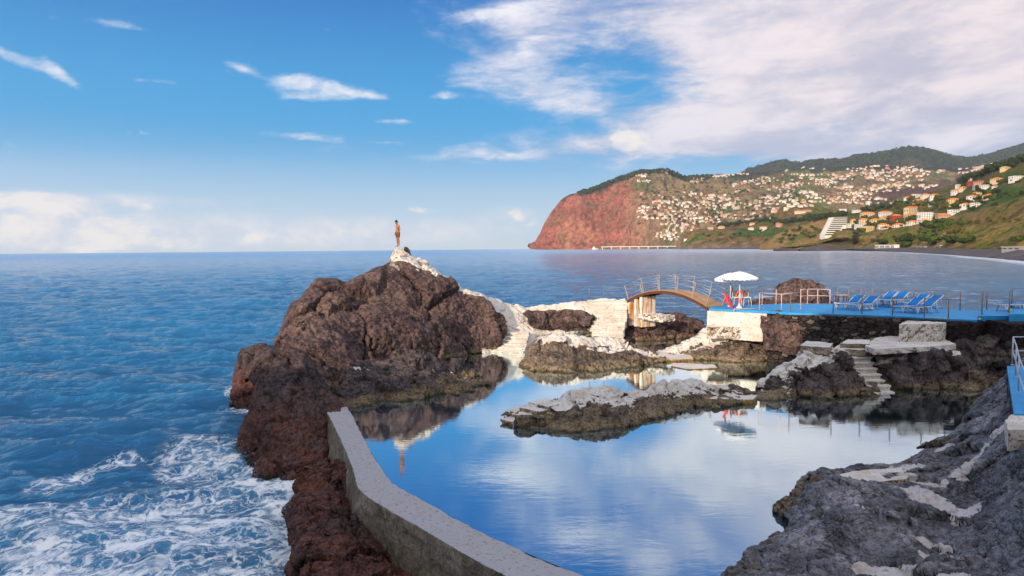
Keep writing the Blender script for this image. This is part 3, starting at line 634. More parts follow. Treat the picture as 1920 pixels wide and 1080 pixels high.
rock('rock_outcrop', [rgM, mdM, ftM], 'dark rock under the white slab right of the pool steps', M_ROCK_D, depth=2.5, res=.05, amp=.18, freq=.8, crack=.2, cfreq=.7, fine=.045, seed=25.0,
     caps=[(Q(1628, 668, 33.8), Q(1655, 664, 33.9), .4), (Q(1645, 676, 33.0), Q(1720, 664, 32.8), .3), (Q(1720, 664, 32.8), Q(1790, 662, 32.7), .2), (Q(1640, 665, 33.6), Q(1780, 650, 33.2), .7)])
rgN = np.array([Q(1770, 660, 34.4), Q(1785, 640, 34.6), Q(1810, 630, 34.6), Q(1850, 632, 34.4), Q(1890, 640, 34), Q(1940, 650, 33.5), Q(2060, 660, 33), Q(2200, 680, 32)])
mdN = np.array([Q(1790, 700, 33.6), Q(1820, 680, 33.6), Q(1860, 675, 33.4), Q(1900, 680, 33), Q(1980, 690, 32.4), Q(2200, 720, 31)])
ftN = w([(1800, 728), (1830, 726), (1860, 724), (1900, 716), (1980, 716), (2200, 740)])
rock('rock_outcrop', [rgN, mdN, ftN], 'darkest rock face at the foot of the stone wall, right of the white slab', M_ROCK_D, depth=2.5, res=.055, amp=.22, freq=.6, crack=.25, cfreq=.6, fine=.05, seed=35.0,
     caps=[(Q(1838, 668, 33.3), Q(1842, 678, 33.3), .16)])
rock('boulder', [np.array([W(1798, 728), Q(1808, 705, 32.6), Q(1822, 695, 32.6), Q(1838, 710, 32.6), W(1850, 728)]), w([(1798, 730), (1815, 733), (1835, 732), (1852, 730)])], 'small pale pointed boulder at the waterline under the dark rock face', M_ROCK_I,
     depth=.9, res=.04, amp=.07, freq=1.5, crack=.06, under=.6, seed=2.)
# rock behind the deck, out in the bay
rgP = q([(1395, 577, 55), (1425, 570, 56), (1445, 562, 57), (1452, 545, 57.5), (1463, 537, 58), (1482, 533, 58), (1488, 527, 58), (1505, 523, 58), (1520, 524, 58), (1538, 532, 58), (1552, 548, 57.5), (1557, 565, 57), (1560, 580, 56)])
mdP = q([(1400, 582, 54), (1450, 572, 55), (1480, 560, 55.5), (1520, 555, 55.5), (1558, 585, 55)])
ftP = np.array([G(1400, 53.5, SEA), G(1450, 53, SEA), G(1500, 53, SEA), G(1560, 53.5, SEA)])
rock('sea_rock', [rgP, mdP, ftP], 'reddish brown rock rising from the bay behind the blue deck', M_ROCK_A, depth=4, res=.1, amp=.3, freq=.5, crack=.4, cfreq=.5, seed=65.)

# ------------------------------------------------------------------ foreground rock shelf on the right (part of the ground)
r0 = w([(1886, 708), (1850, 738), (1820, 766), (1800, 797), (1783, 822), (1758, 826), (1722, 843), (1700, 866), (1640, 877), (1560, 886), (1532, 880), (1503, 903), (1488, 928), (1446, 955), (1478, 972), (1466, 992), (1428, 1010), (1398, 1032), (1372, 1062), (1340, 1090), (1280, 1165), (1200, 1290)], -.02)
r2 = w([(1898, 700, .9), (1868, 730, .9), (1843, 762, .9), (1820, 797, .7), (1800, 828, .5), (1780, 845, .55), (1745, 862, .5), (1718, 880, .30), (1650, 892, .30), (1580, 900, .32), (1545, 892, .75), (1520, 915, .65), (1500, 940, .4), (1480, 957, .2), (1500, 975, .3), (1492, 1000, .3), (1455, 1030, .3), (1425, 1062, .3), (1395, 1100, .3), (1330, 1190, .4), (1270, 1320, .4)])
r3 = w([(1910, 690, 1.7), (1888, 728, 1.6), (1878, 775, 1.5), (1862, 812, 1.25), (1842, 842, 1.0), (1820, 865, .8), (1790, 885, .55), (1755, 900, .42), (1700, 912, .45), (1650, 925, .7), (1612, 940, .8), (1590, 960, .8), (1575, 985, .7), (1560, 1015, .5), (1530, 1050, .4), (1495, 1090, .4), (1440, 1150, .4), (1390, 1260, .5)])
r4 = w([(1925, 670, 2.2), (1915, 725, 2.1), (1908, 770, 2.05), (1905, 805, 1.9), (1885, 835, 1.6), (1862, 862, 1.2), (1845, 890, .75), (1830, 915, .6), (1825, 945, .6), (1800, 985, .55), (1760, 1030, .5), (1700, 1085, .5), (1640, 1160, .5), (1590, 1290, .7)])
r5 = w([(1980, 655, 2.6), (1975, 760, 2.5), (1955, 810, 2.4), (1930, 835, 2.3), (1895, 868, 1.9), (1885, 910, 1.5), (1880, 950, 1.25), (1868, 1000, 1.0), (1830, 1060, .8), (1790, 1120, .8), (1730, 1240, 1.0)])
r6 = w([(2090, 640, 3.2), (2090, 770, 3.0), (2050, 830, 3.0), (1990, 850, 2.9), (1950, 900, 2.5), (1945, 960, 2.1), (1940, 1020, 1.6), (1920, 1090, 1.3), (1900, 1180, 1.3), (1850, 1290, 1.5)])
r7 = w([(2500, 560, 4.6), (2500, 760, 4.6), (2350, 900, 4.6), (2250, 1000, 4.2), (2180, 1080, 3.6), (2150, 1200, 3.2), (2100, 1400, 3)])
b0 = down(r0, 1.2, -.25)
rows = [b0, r0, r2, r3, r4, r5, r6, r7]
rock('rock_shelf', rows, None, M_ROCK_F, back=False, under=0, res=.034, amp=.10, freq=.8, crack=.12, cfreq=.7, facet=.16, fine=.04, flip=True, seed=5.5, crust=.7, kind='structure',
     caps=[(W(1720, 925, .45), W(1815, 965, .6), .42), (W(1600, 893, .35), W(1705, 880, .35), .36), (W(1700, 895, .4), W(1760, 905, .45), .22), (W(1800, 880, .8), W(1850, 830, 1.2), .3), (W(1750, 838, .5), W(1772, 834, .55), .25), (W(1860, 800, 1.5), W(1900, 790, 1.9), .28),
           (W(1730, 1010, .5), W(1800, 1040, .55), .12), (W(1620, 1062, .5), W(1700, 1070, .5), .2), (W(1660, 1100, .5), W(1800, 1100, .6), .25), (W(1735, 1035, .5), W(1790, 1060, .5), .14), (W(1600, 940, .8), W(1625, 950, .8), .06)])
rock('boulder', [w([(1440, 958, -.1), (1452, 948, .12), (1475, 935, .3), (1495, 915, .42), (1508, 900, .5), (1516, 888, .75), (1530, 888, .75), (1545, 897, .62), (1565, 892, .6), (1590, 895, .6), (1612, 905, .3)]),
                 w([(1442, 962, -.1), (1462, 957, .15), (1490, 945, .3), (1520, 925, .45), (1560, 912, .5), (1612, 912, .3)]),
                 w([(1444, 968, -.15), (1475, 968, -.05), (1510, 955, .1), (1560, 940, .3), (1615, 925, .4)])], 'knobbly olive-flecked rock jutting into the pool from the near shore', M_ROCK_I,
     depth=.5, res=.024, amp=.10, freq=1.9, crack=.14, cfreq=1.7, fine=.035, under=.7, out=.05, seed=77.)
# the cliff behind the viewer that keeps the near pool in shade at this hour
xs = np.linspace(-90, 110, 60)
top = np.stack([xs, -16+2*np.sin(xs*.13), 15.9+.3*np.sin(xs*.21)+7.0*sstep(-23, -14, xs)], 1)
bot = top.copy(); bot[:, 1] += 5; bot[:, 2] = -3
bk = top.copy(); bk[:, 1] -= 12; bk2 = bk.copy(); bk2[:, 2] = -3
Gd = loft([bk2, bk, top, bot], 240, 60); N_ = normals(Gd); P_ = Gd.reshape(-1, 3)
Gd = (P_+N_.reshape(-1, 3)*(1.0*fbm(P_*.16, 5))[:, None]).reshape(Gd.shape)
o = grid_mesh('cliff', Gd, True, False, {'paint': np.zeros(len(P_)), 'crust': np.zeros(len(P_))}, mats=M_ROCK_A); tag(o, kind='structure')
# ------------------------------------------------------------------ mesh builder for made things
class MB:
    def __init__(s): s.bm = bmesh.new()
    def box(s, c, size, rz=0.0, ry=0.0, rx=0.0, taper=1.0):
        M = Matrix.Translation(Vector(c)) @ Matrix.Rotation(rz, 4, 'Z') @ Matrix.Rotation(ry, 4, 'Y') @ Matrix.Rotation(rx, 4, 'X')
        vs = []
        for dx, dy, dz in ((-1, -1, -1), (1, -1, -1), (1, 1, -1), (-1, 1, -1), (-1, -1, 1), (1, -1, 1), (1, 1, 1), (-1, 1, 1)):
            t = taper if dz > 0 else 1.0
            vs.append(s.bm.verts.new(M @ Vector((dx*size[0]/2*t, dy*size[1]/2*t, dz*size[2]/2))))
        for f in ((0, 3, 2, 1), (4, 5, 6, 7), (0, 1, 5, 4), (1, 2, 6, 5), (2, 3, 7, 6), (3, 0, 4, 7)): s.bm.faces.new([vs[i] for i in f])
        return s
    def bar(s, A, B, wd, ht=None):
        A, B = Vector(A), Vector(B); d = B-A; ht = ht or wd
        q_ = d.to_track_quat('X', 'Z'); M = Matrix.Translation((A+B)/2) @ q_.to_matrix().to_4x4()
        vs = []
        for dx, dy, dz in ((-1, -1, -1), (1, -1, -1), (1, 1, -1), (-1, 1, -1), (-1, -1, 1), (1, -1, 1), (1, 1, 1), (-1, 1, 1)):
            vs.append(s.bm.verts.new(M @ Vector((dx*d.length/2, dy*wd/2, dz*ht/2))))
        for f in ((0, 3, 2, 1), (4, 5, 6, 7), (0, 1, 5, 4), (1, 2, 6, 5), (2, 3, 7, 6), (3, 0, 4, 7)): s.bm.faces.new([vs[i] for i in f])
        return s
    def tube(s, pts, r, n=8, r2=None):
        pts = [Vector(p) for p in pts]; rings = []
        for i, p in enumerate(pts):
            d = (pts[min(i+1, len(pts)-1)]-pts[max(i-1, 0)]).normalized()
            u = d.cross(Vector((0, 0, 1)) if abs(d.z) < .9 else Vector((1, 0, 0))).normalized(); v = d.cross(u)
            rr = r if r2 is None else r+(r2-r)*i/(len(pts)-1)
            rings.append([s.bm.verts.new(p+(u*math.cos(2*math.pi*j/n)+v*math.sin(2*math.pi*j/n))*rr) for j in range(n)])
        for a_, b_ in zip(rings[:-1], rings[1:]):
            for j in range(n): s.bm.faces.new((a_[j], b_[j], b_[(j+1) % n], a_[(j+1) % n])).smooth = True
        s.bm.faces.new(rings[0]); s.bm.faces.new(rings[-1][::-1])
        return s
    def prism(s, poly, z0, z1):
        """poly: list of (x, y[, dz]) points; solid between z0 and z1"""
        b = [s.bm.verts.new((p[0], p[1], z0)) for p in poly]; t = [s.bm.verts.new((p[0], p[1], z1+(p[2] if len(p) > 2 else 0))) for p in poly]
        n = len(poly); s.bm.faces.new(b[::-1]); s.bm.faces.new(t)
        for i in range(n): s.bm.faces.new((b[i], b[(i+1) % n], t[(i+1) % n], t[i]))
        return s
    def blob(s, c, r, sub=2, sc=(1, 1, 1), jit=0.0):
        M = Matrix.Translation(Vector(c)) @ Matrix.Diagonal((sc[0], sc[1], sc[2], 1))
        res = bmesh.ops.create_icosphere(s.bm, subdivisions=sub, radius=r, matrix=M)
        for v in res['verts']:
            v.co += Vector([random.uniform(-jit, jit) for _ in range(3)])
            for f in v.link_faces: f.smooth = True
        return s
    def build(s, name, mat, parent=None, bevel=0.0, rough=0.0, cut=0.0, mats=None):
        if cut:
            for _ in range(8):
                es = [e_ for e_ in s.bm.edges if e_.calc_length() > cut]
                if not es: break
                bmesh.ops.subdivide_edges(s.bm, edges=es, cuts=1, use_grid_fill=True)
                if len(s.bm.verts) > 60000: break
        if rough:
            s.bm.normal_update()
            co = np.array([v.co[:] for v in s.bm.verts]); base = np.array(parent.location) if parent is not None else 0
            d = rough*(fbm((co+base)*3.1, 4)+.5*fbm((co+base)*11, 2))
            for v, dd in zip(s.bm.verts, d): v.co += v.normal*float(dd)
        bmesh.ops.recalc_face_normals(s.bm, faces=s.bm.faces)
        me = bpy.data.meshes.new(name); s.bm.to_mesh(me); s.bm.free()
        o = link(name, me, parent, mats or mat)
        if bevel:
            md = o.modifiers.new('bevel', 'BEVEL'); md.width = bevel; md.segments = 2; md.limit_method = 'ANGLE'
        return o

M_WHITEC = rock_mat('whitewashed_steps', (.20, .15, .10), (.26, .21, .16), (.2, .12, .06), algae=(.30, .17, .02), alg_h=.35, wet0=.0, bscale=1.7, bdist=.012, stain=.55, upw=.46)
def paint_attr(o, v=.8, crust=1.0):
    me = o.data; n = len(me.vertices)
    me.attributes.new('paint', 'FLOAT', 'POINT').data.foreach_set('value', np.full(n, v, np.float32))
    me.attributes.new('crust', 'FLOAT', 'POINT').data.foreach_set('value', np.full(n, crust, np.float32)); return o

# ---- flights of steps.  Each flight: list of tread polygons running down; every step is a part
def flight(label, top, bottom, wid_t, wid_b, n, zt, zb, skew=0.0, group=None, mat=None, pv=.8):
    """top/bottom: (x, y) of the centre of the first and last tread; steps face the direction of travel"""
    T = np.array(top[:2]); B = np.array(bottom[:2]); base = empty('stone_steps', (B[0], B[1], zb-.2))
    tag(base, label, 'steps', group)
    d = B-T; L = np.linalg.norm(d); d = d/L; nrm = np.array([-d[1], d[0]])
    run = L/(n-1)
    for i in range(n):
        t = i/(n-1); c = T+(B-T)*t+nrm*random.uniform(-.05, .05); z = zt+(zb-zt)*t+random.uniform(-.02, .02); wd_ = wid_t+(wid_b-wid_t)*t+random.uniform(-.08, .08)
        m = MB(); h = (zt-zb)/(n-1)+.5
        m.box((c[0]-d[0]*run*.5-base.location.x, c[1]-d[1]*run*.5-base.location.y, z-h/2-base.location.z), (run*2.0, wd_, h), rz=math.atan2(d[1], d[0])+random.uniform(-.04, .04))
        m.box((c[0]+d[0]*.03-base.location.x, c[1]+d[1]*.03-base.location.y, z-.03-base.location.z), (run*1.1, wd_+.06, .075), rz=math.atan2(d[1], d[0])+random.uniform(-.04, .04))
        paint_attr(m.build('step', mat or M_WHITEC, base, rough=.025, cut=.12), pv+.08)
    return base
def c2(p): return (p[0], p[1])
# far steps left of the bridge
flight('broad worn white steps climbing to the left end of the arched bridge', c2(W(1140, 562, 2.95)), c2(W(1140, 626, .75)), 3.0, 2.1, 9, 2.9, .75)
flight('yellow-stained white steps entering the pool at the foot of the white apron', c2(W(960, 622, 1.15)), c2(W(950, 657, .12)), 2.3, 2.3, 6, 1.1, .08)
flight('chunky white steps descending left from the concrete block to the water', c2(Q(1345, 618, 42.3)), c2(W(1262, 655, .22)), 1.3, 1.5, 6, 1.75, .2)
flight('narrow white steps with rusty risers running down into the pool on the right', c2(Q(1600, 663, 33.3)), c2(W(1652, 733, .08)), 1.15, 1.05, 8, 1.6, .06)
flight('small rounded white steps at the left tip of the whitewashed sloping rock', c2(Q(1472, 706, 32.0)), c2(W(1452, 734, .12)), .9, 1.2, 4, .75, .12, pv=.7)
flight('crumbling white steps at the left tip of the long islet', c2(Q(1018, 768, 27.3)), c2(W(966, 786, .18)), 1.0, .9, 4, .55, .16, pv=.62)

def slab(name, pts, zt, th, label, cat, mat=None, parent=None, pv=.8, rough=.03, cut=.25, bev=0):
    c = np.mean([W(x, y, zt) for x, y in pts], axis=0)
    m = MB(); m.prism([tuple(np.array(W(x, y, zt)[:2])-c[:2]) for x, y in pts], -th, 0)
    o = m.build(name, mat or M_WHITEC, None, rough=rough, cut=cut); o.location = c
    paint_attr(o, pv)
    if label: tag(o, label, cat)
    return o
slab('concrete_slab', [(1622, 648), (1640, 634), (1672, 629), (1768, 634), (1792, 645), (1744, 650), (1684, 652), (1640, 655)], 1.95, .26, 'white concrete slab on the dark rock in front of the stone wall', 'slab')
slab('concrete_slab', [(1500, 648), (1512, 639), (1562, 643), (1556, 652)], 1.95, .35, 'narrow pale ledge at the foot of the stone wall, left of the stepped ledges', 'ledge', pv=.6)
slab('concrete_slab', [(1560, 654), (1575, 645), (1632, 645), (1624, 656)], 1.75, .3, 'lower of two pale stepped ledges above the narrow pool steps', 'ledge', pv=.6)
slab('concrete_slab', [(1575, 644), (1590, 636), (1632, 637), (1630, 645)], 1.98, .22, 'upper of two pale stepped ledges above the narrow pool steps', 'ledge', pv=.6)
slab('concrete_slab', [(1220, 668), (1235, 656), (1290, 660), (1300, 672), (1250, 674)], .16, .3, 'thin white landing slab at the water below the chunky steps', 'slab', pv=.65)
slab('concrete_slab', [(1258, 686), (1262, 680), (1340, 684), (1345, 690), (1290, 692)], .05, .2, 'submerged pale slab at the waterline right of the rounded islet', 'slab', pv=.55)
slab('concrete_slab', [(1325, 748), (1340, 741), (1420, 741), (1412, 749)], .22, .35, 'flat pale landing at the right end of the long islet', 'slab', pv=.62)
slab('concrete_slab', [(1560, 893), (1600, 884), (1690, 876), (1708, 884), (1700, 898), (1620, 906)], .42, .3, 'smooth pale concrete patch at the pool rim on the near shore', 'slab', mat=None, pv=.7)

# ---- abutment block at right end of bridge
DK = 3.0
a0, a1, a2, a3 = W(1326, 579, DK), W(1438, 584, DK), W(1440, 574, DK), W(1345, 573, DK)
cA = (a0+a1+a2+a3)/4; cA[2] = 0
m = MB(); m.prism([tuple((p-cA)[:2]) for p in (a0, a1, a2, a3)], 1.2, DK-.14)
ab = m.build('concrete_block', M_WHITEC, None, rough=.025, cut=.2); ab.location = cA; paint_attr(ab, .9, 0)
tag(ab, 'large whitewashed concrete block carrying the right end of the arched bridge', 'abutment')
m = MB(); l0, l1, l2, l3 = W(1325, 612, 2.05), W(1442, 611, 2.05), W(1442, 603, 2.05), W(1332, 603, 2.05)
m.prism([tuple((p-cA)[:2]) for p in (l0, l1, l2, l3)], 1.3, 2.0); lo = m.build('ledge', M_WHITEC, ab, rough=.03, cut=.2); paint_attr(lo, .75, 0)

# ---- stone retaining wall under the deck
M_STONE, k = new_mat('dark_rubble_stone')
g = k.n('ShaderNodeNewGeometry')
wv_ = k.noise(g, 1.6, 4, .6, out=1)
gp = k.vm('ADD', g, k.vm('MULTIPLY', k.vm('SUBTRACT', wv_, (.5, .5, .5)), (.22, .22, .14)))
ve = k.n('ShaderNodeTexVoronoi', out=0, feature='DISTANCE_TO_EDGE', ins={'Vector': k.scale(gp, 1, 1, 1.7), 'Scale': 2.6})
vc = k.n('ShaderNodeTexVoronoi', out=1, feature='F1', ins={'Vector': k.scale(gp, 1, 1, 1.7), 'Scale': 2.6})
br = k.n('ShaderNodeSeparateColor', out=0, ins={0: vc}); br2 = k.n('ShaderNodeSeparateColor', out=1, ins={0: vc})
n_a = k.noise(g, 6, 8, .7); n_b = k.noise(g, .5, 4, .6)
st = k.mix(br, (.030, .026, .028), (.085, .068, .06)); st = k.mix(k.ramp(br2, .82, .95), st, (.24, .20, .17))
st = k.mix(k.ramp(n_a, .35, .7, .0, .5), st, (.02, .016, .016)); st = k.mix(k.ramp(ve, .02, .055, 1, 0), st, (.014, .012, .012))
st = k.mix(k.m('MULTIPLY', k.ramp(n_a, .62, .72), k.ramp(n_b, .45, .6)), st, (.26, .22, .2))
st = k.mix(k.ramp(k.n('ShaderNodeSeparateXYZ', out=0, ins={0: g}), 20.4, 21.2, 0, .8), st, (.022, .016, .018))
bp = k.n('ShaderNodeBump', ins={'Strength': 1.0, 'Distance': .09, 'Height': k.m('ADD', k.ramp(ve, 0, .12), k.m('MULTIPLY', n_a, .8))})
finish(M_STONE, k, st, .9, bp, .2)
fr_ = [W(x, y, DK) for x, y in [(1436, 583), (1480, 586), (1560, 589.5), (1640, 592), (1700, 594.5), (1780, 599), (1830, 600.5)]]+[W(1850, 592, DK+.15), W(1890, 592, DK+.3), W(1960, 590, DK+.3), W(2200, 585, DK+.3)]
fr_ = np.array(fr_)
top_ = fr_.copy(); top_[:, 2] = DK-.13; top_[:, 1] += .06; mid_ = top_.copy(); mid_[:, 2] = 2; bot_ = top_.copy(); bot_[:, 2] = -.4; bot_[:, 1] -= .35
bk_ = top_.copy(); bk_[:, 1] += 3.2
Gd = loft([bk_, top_, mid_, bot_], 700, 70); N_ = normals(Gd); P_ = Gd.reshape(-1, 3)
F1, F2, fc = worley(P_*np.array([1, 1, 1.6])*2.4)
dd = .07*(sstep(0, .25, F2-F1)-.8)+.05*fc+.05*fbm(P_*.6, 3)
Gd = (P_+N_.reshape(-1, 3)*dd[:, None]*(P_[:, 2] < DK-.16)[:, None]).reshape(Gd.shape)
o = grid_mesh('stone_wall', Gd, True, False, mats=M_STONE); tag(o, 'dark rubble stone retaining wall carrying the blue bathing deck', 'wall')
# bulging brown rock at the left end of the wall
rock('boulder', [q([(1425, 590, 40.2), (1440, 585, 40.2), (1465, 587, 39.9), (1490, 600, 39.6), (1500, 625, 39.2)]), q([(1428, 615, 39.6), (1450, 608, 39.3), (1475, 615, 39), (1502, 632, 38.8)]), q([(1430, 628, 39.3), (1455, 630, 39), (1480, 638, 38.8), (1505, 640, 38.6)])],
     'brown rock bulging from the left end of the stone wall beside the concrete block', M_ROCK_A, depth=1.0, res=.06, amp=.14, freq=.8, crack=.12, under=.8, out=.2, backz=1.0, crust=0, seed=6.)
# white plastered pier against the wall
pw = [W(1686, 604, 2.95), W(1764, 603, 2.95), W(1779, 599, 2.95), W(1700, 597, 2.95)]
cP = sum(pw)/4; cP[2] = 0
m = MB(); m.prism([tuple((p-cP)[:2]) for p in pw], 1.6, 2.83); o = m.build('plastered_pier', M_WHITEC, None, rough=.03, cut=.18); o.location = cP; paint_attr(o, .78, 0)
tag(o, 'flaking white plastered pier against the stone wall under the deck edge', 'pier')

# ---- blue deck (a paved bathing terrace: part of the ground)
M_BLUE = plain('blue_deck_paint', (.018, .30, .66), .55, .3, 1.3, .35, bump=.25)
M_YEL = plain('yellow_edge_paint', (.55, .42, .04), .6, .35, 3)
def poly_slab(name, pts, zt, th, mat, kind=None, parent=None):
    P_ = [W(x, y, zt) for x, y in pts]; c = np.mean(P_, axis=0); 
    m = MB(); m.prism([tuple((p-c)[:2]) for p in P_], -th, 0); o = m.build(name, mat, parent, bevel=.015)
    o.location = c if parent is None else Vector(c)-parent.location
    if kind: tag(o, kind=kind)
    return o
deck = poly_slab('terrace', [(1330, 578), (1370, 580), (1440, 583.5), (1480, 586), (1560, 588.5), (1640, 591), (1700, 593.5), (1780, 598), (1832, 599.5), (1843, 584), (1800, 580), (1750, 577), (1700, 574), (1640, 571.5), (1560, 569), (1480, 569), (1425, 571.5), (1345, 571.5)], DK, .14, M_BLUE, 'structure')
d2 = poly_slab('terrace', [(1834, 592), (1893, 592), (1899, 579), (1842, 578)], DK+.15, .3, M_BLUE, 'structure')
d3 = poly_slab('terrace', [(1892, 589), (1960, 588), (2200, 583), (2200, 572), (1897, 576)], DK+.31, .4, M_BLUE, 'structure')
d4 = poly_slab('terrace', [(1640, 572), (1675, 573.5), (1755, 575.5), (1755, 569.5), (1640, 567.5)], DK+.12, .2, M_BLUE, 'structure')
poly_slab('paint_line', [(1834, 599), (1838, 599), (1849, 584.5), (1845, 584.5)], DK+.022, .02, M_YEL, 'structure')
poly_slab('paint_line', [(1735, 594.8), (1777, 597.3), (1777, 596.2), (1735, 593.8)], DK+.012, .008, M_YEL, 'structure')
poly_slab('paint_line', [(1889, 588), (1892, 588), (1897, 578.5), (1894, 578.5)], DK+.155+.17, .02, M_YEL, 'structure')
# right-hand blue landing with tubular rail
M_STEEL = plain('galvanised_steel', (.50, .55, .58), .4, .2, 6, .5, .6)
LZ = 2.5
pl = poly_slab('terrace', [(1888, 686), (1936, 686), (2010, 776), (1902, 776)], LZ, .16, M_BLUE, 'structure')
cw = W(1930, 780, LZ)
slab('concrete_slab', [(1885, 788), (1897, 778), (1990, 778), (2010, 800), (1890, 806)], LZ-.05, .5, 'white kerb block with yellow edge at the near end of the blue landing', 'kerb', pv=.8)
m = MB(); lA, lB, lC, lD = W(1889, 690, LZ), W(1903, 774, LZ), W(2000, 774, LZ), W(1935, 690, LZ)
cL = (lA+lB)/2; cL[2] = 0
m.prism([tuple((p-cL)[:2]) for p in (lA, lB, lC, lD)], .6, LZ-.17); o = m.build('landing_base', M_STONE, None, rough=.04, cut=.2); o.location = cL; tag(o, 'dark concrete base under the blue landing at the right edge', 'base')
rl = empty('handrail', Vector(W(1898, 684, LZ))); tag(rl, 'grey tubular handrail round the blue landing at the right edge', 'handrail')
def rails(root, posts, H, mat, r=.022, heights=(1.0, .5), pname='post', rname='rail', wire=None, loop=False, lean=None):
    base = root.location
    for i, p in enumerate(posts):
        p = Vector(p)-base; m = MB(); t = p+Vector((0, 0, H)) if lean is None else p+Vector(lean[i])*H
        m.tube([p-Vector((0, 0, .02)), t], r); m.tube([p-Vector((0, 0, .02)), p+Vector((0, 0, .015))], r*2.2)
        m.build(pname, mat, root)
    for h in heights:
        pp = [(Vector(p)-base)+(Vector((0, 0, H*h)) if lean is None else Vector(lean[i])*H*h) for i, p in enumerate(posts)]
        m = MB()
        for A_, B_ in zip(pp[:-1], pp[1:]):
            n_s = 8 if wire else 1
            pts = [A_.lerp(B_, t/n_s)-Vector((0, 0, (wire or 0)*4*(t/n_s)*(1-t/n_s))) for t in range(n_s+1)]
            m.tube(pts, r*.9 if not wire else .011, 6)
        m.build(rname if not wire else 'cable', mat, root)
rails(rl, [W(1935, 684, LZ), W(1898, 684, LZ), W(1904, 706, LZ), W(1909, 735, LZ), W(1921, 774, LZ)], 1.0, M_STEEL, .024)

# ---- deck railings: posts with slack cables
M_POST = plain('weathered_post', (.22, .17, .15), .6, .3, 8)
M_PINK = plain('pinkish_pipe_paint', (.62, .46, .42), .5, .25, 6)
M_RUST = plain('rusty_wood', (.30, .13, .055), .75, .5, 5)
def deckrail(label, pts, z, H=1.0, mat=None, r=.028, heights=(1.0, .55), wire=.05):
    posts = [W(x, y, z) for x, y in pts]; root = empty('railing', Vector(posts[0])); tag(root, label, 'railing')
    rails(root, posts, H, mat or M_POST, r, heights, wire=wire); return root
deckrail('cable railing with brown posts along the pool edge of the blue deck', [(1482, 585), (1562, 587.5), (1616, 589), (1673, 591.5), (1733, 594.5), (1778, 597)], DK)
deckrail('brown posts and cables along the sea edge of the blue deck behind the loungers', [(1570, 570), (1591, 570.5), (1614, 571), (1635, 571.5), (1674, 573.5), (1713, 574.8), (1751, 577), (1800, 580.5)], DK+.02, 1.08)
deckrail('short cable railing beside the two yellow-edged steps on the right of the deck', [(1841, 590), (1850, 580)], DK+.15, 1.1)
deckrail('cable railing running off the right edge past the lone lounger', [(1892, 587), (1897, 577.5), (1960, 576), (2060, 574)], DK+.31, 1.1)
deckrail('pinkish pipe railing on the sea edge of the deck near the parasols', [(1455, 570), (1429, 571.2), (1405, 571.6), (1385, 571.8)], DK, 1.0, M_PINK, .03, (1.0, .5), None)
deckrail('white stepped pipe railing in front of the brown sea rock', [(1501, 570), (1514, 569), (1533, 569), (1556, 570)], DK, .95, M_PINK, .03, (1.0, .55), None)
deckrail('pale pipe railing across the deck front left of the brown sea rock', [(1424, 580), (1465, 583.5), (1501, 579)], DK, 1.0, M_PINK, .026, (1.0,), None)
deckrail('low white handrail standing on the concrete block beside the steps', [(1376, 612), (1431, 610)], 2.0, 1.05, M_PINK, .026, (1.0, .42), None)
deckrail('thin posts with cable on the white landing left of the arched bridge', [(1105, 561), (1132, 559.5), (1183, 553)], DK+.02, 1.02, M_POST, .02, (1.0,), .06)

# ---- arched footbridge
M_WOOD = plain('bridge_planks', (.46, .29, .17), .8, .35, 9, .2)
M_BEAM = plain('bridge_beam', (.13, .055, .028), .75, .5, 4, .2)
pL = np.array(W(1176, 562, DK)); pR = np.array(W(1326, 575, DK+.02))
br_ = empty('footbridge', Vector((pL+pR)/2)); tag(br_, 'arched wooden footbridge with leaning rail posts over the pool inlet', 'bridge')
ctr = (pL+pR)/2; dirv = (pR-pL); dirv[2] = 0; Lb = np.linalg.norm(dirv); dirv /= Lb; nr = np.array([-dirv[1], dirv[0], 0]) ; nr = nr if nr[1] > 0 else -nr
RISE = .86; BW = 1.5
def arch(t, off=0.0, dz=0.0):      # t in -.5 .. .5
    p = ctr+dirv*Lb*t+nr*off; p = p.copy(); p[2] = DK+RISE*(1-(2*t)**2)+dz; return Vector(p-ctr)
ctr[2] = 0; br_.location = Vector((ctr[0], ctr[1], 0))
NP = 46
m = MB()
for i in range(NP):
    t0 = -.5+i/NP; t1 = t0+.86/NP
    A_, B_ = arch((t0+t1)/2-.43/NP), arch((t0+t1)/2+.43/NP); mid = (A_+B_)/2+Vector(nr*BW/2)
    dl = (B_-A_); m.box(mid, (dl.length, BW, .05), rz=math.atan2(dirv[1], dirv[0]), ry=-math.atan2(dl.z, math.hypot(dl.x, dl.y)))
m.build('plank_deck', M_WOOD, br_)
for off in (0.02, BW-.1):
    m = MB(); ts = np.linspace(-.505, .505, 41)
    for t0, t1 in zip(ts[:-1], ts[1:]): m.bar(arch(t0, off, -.12), arch(t1, off, -.12), .1, .19)
    m.build('arch_beam', M_BEAM, br_)
M_BPOST = plain('bridge_post_wood', (.42, .33, .26), .75, .4, 8)
pts_t = [-.48, -.27, -.06, .15, .33, .48]
for off in (0.0, BW):
    tops = []
    for t in pts_t:
        A_ = arch(t, off, -.1); sl = -8*RISE*t/Lb; nrm2 = Vector((-dirv[0]*sl, -dirv[1]*sl, 1)).normalized()
        B_ = A_+nrm2*1.18; tops.append((A_, B_)); MB().bar(A_, B_, .052, .052).build('post', M_BPOST, br_, bevel=.008)
    for h in (1.0, .68, .36):
        m = MB()
        for (a1_, b1_), (a2_, b2_) in zip(tops[:-1], tops[1:]): m.tube([a1_.lerp(b1_, h*.97), a2_.lerp(b2_, h*.97)], .009, 6)
        m.build('cable', M_STEEL, br_)
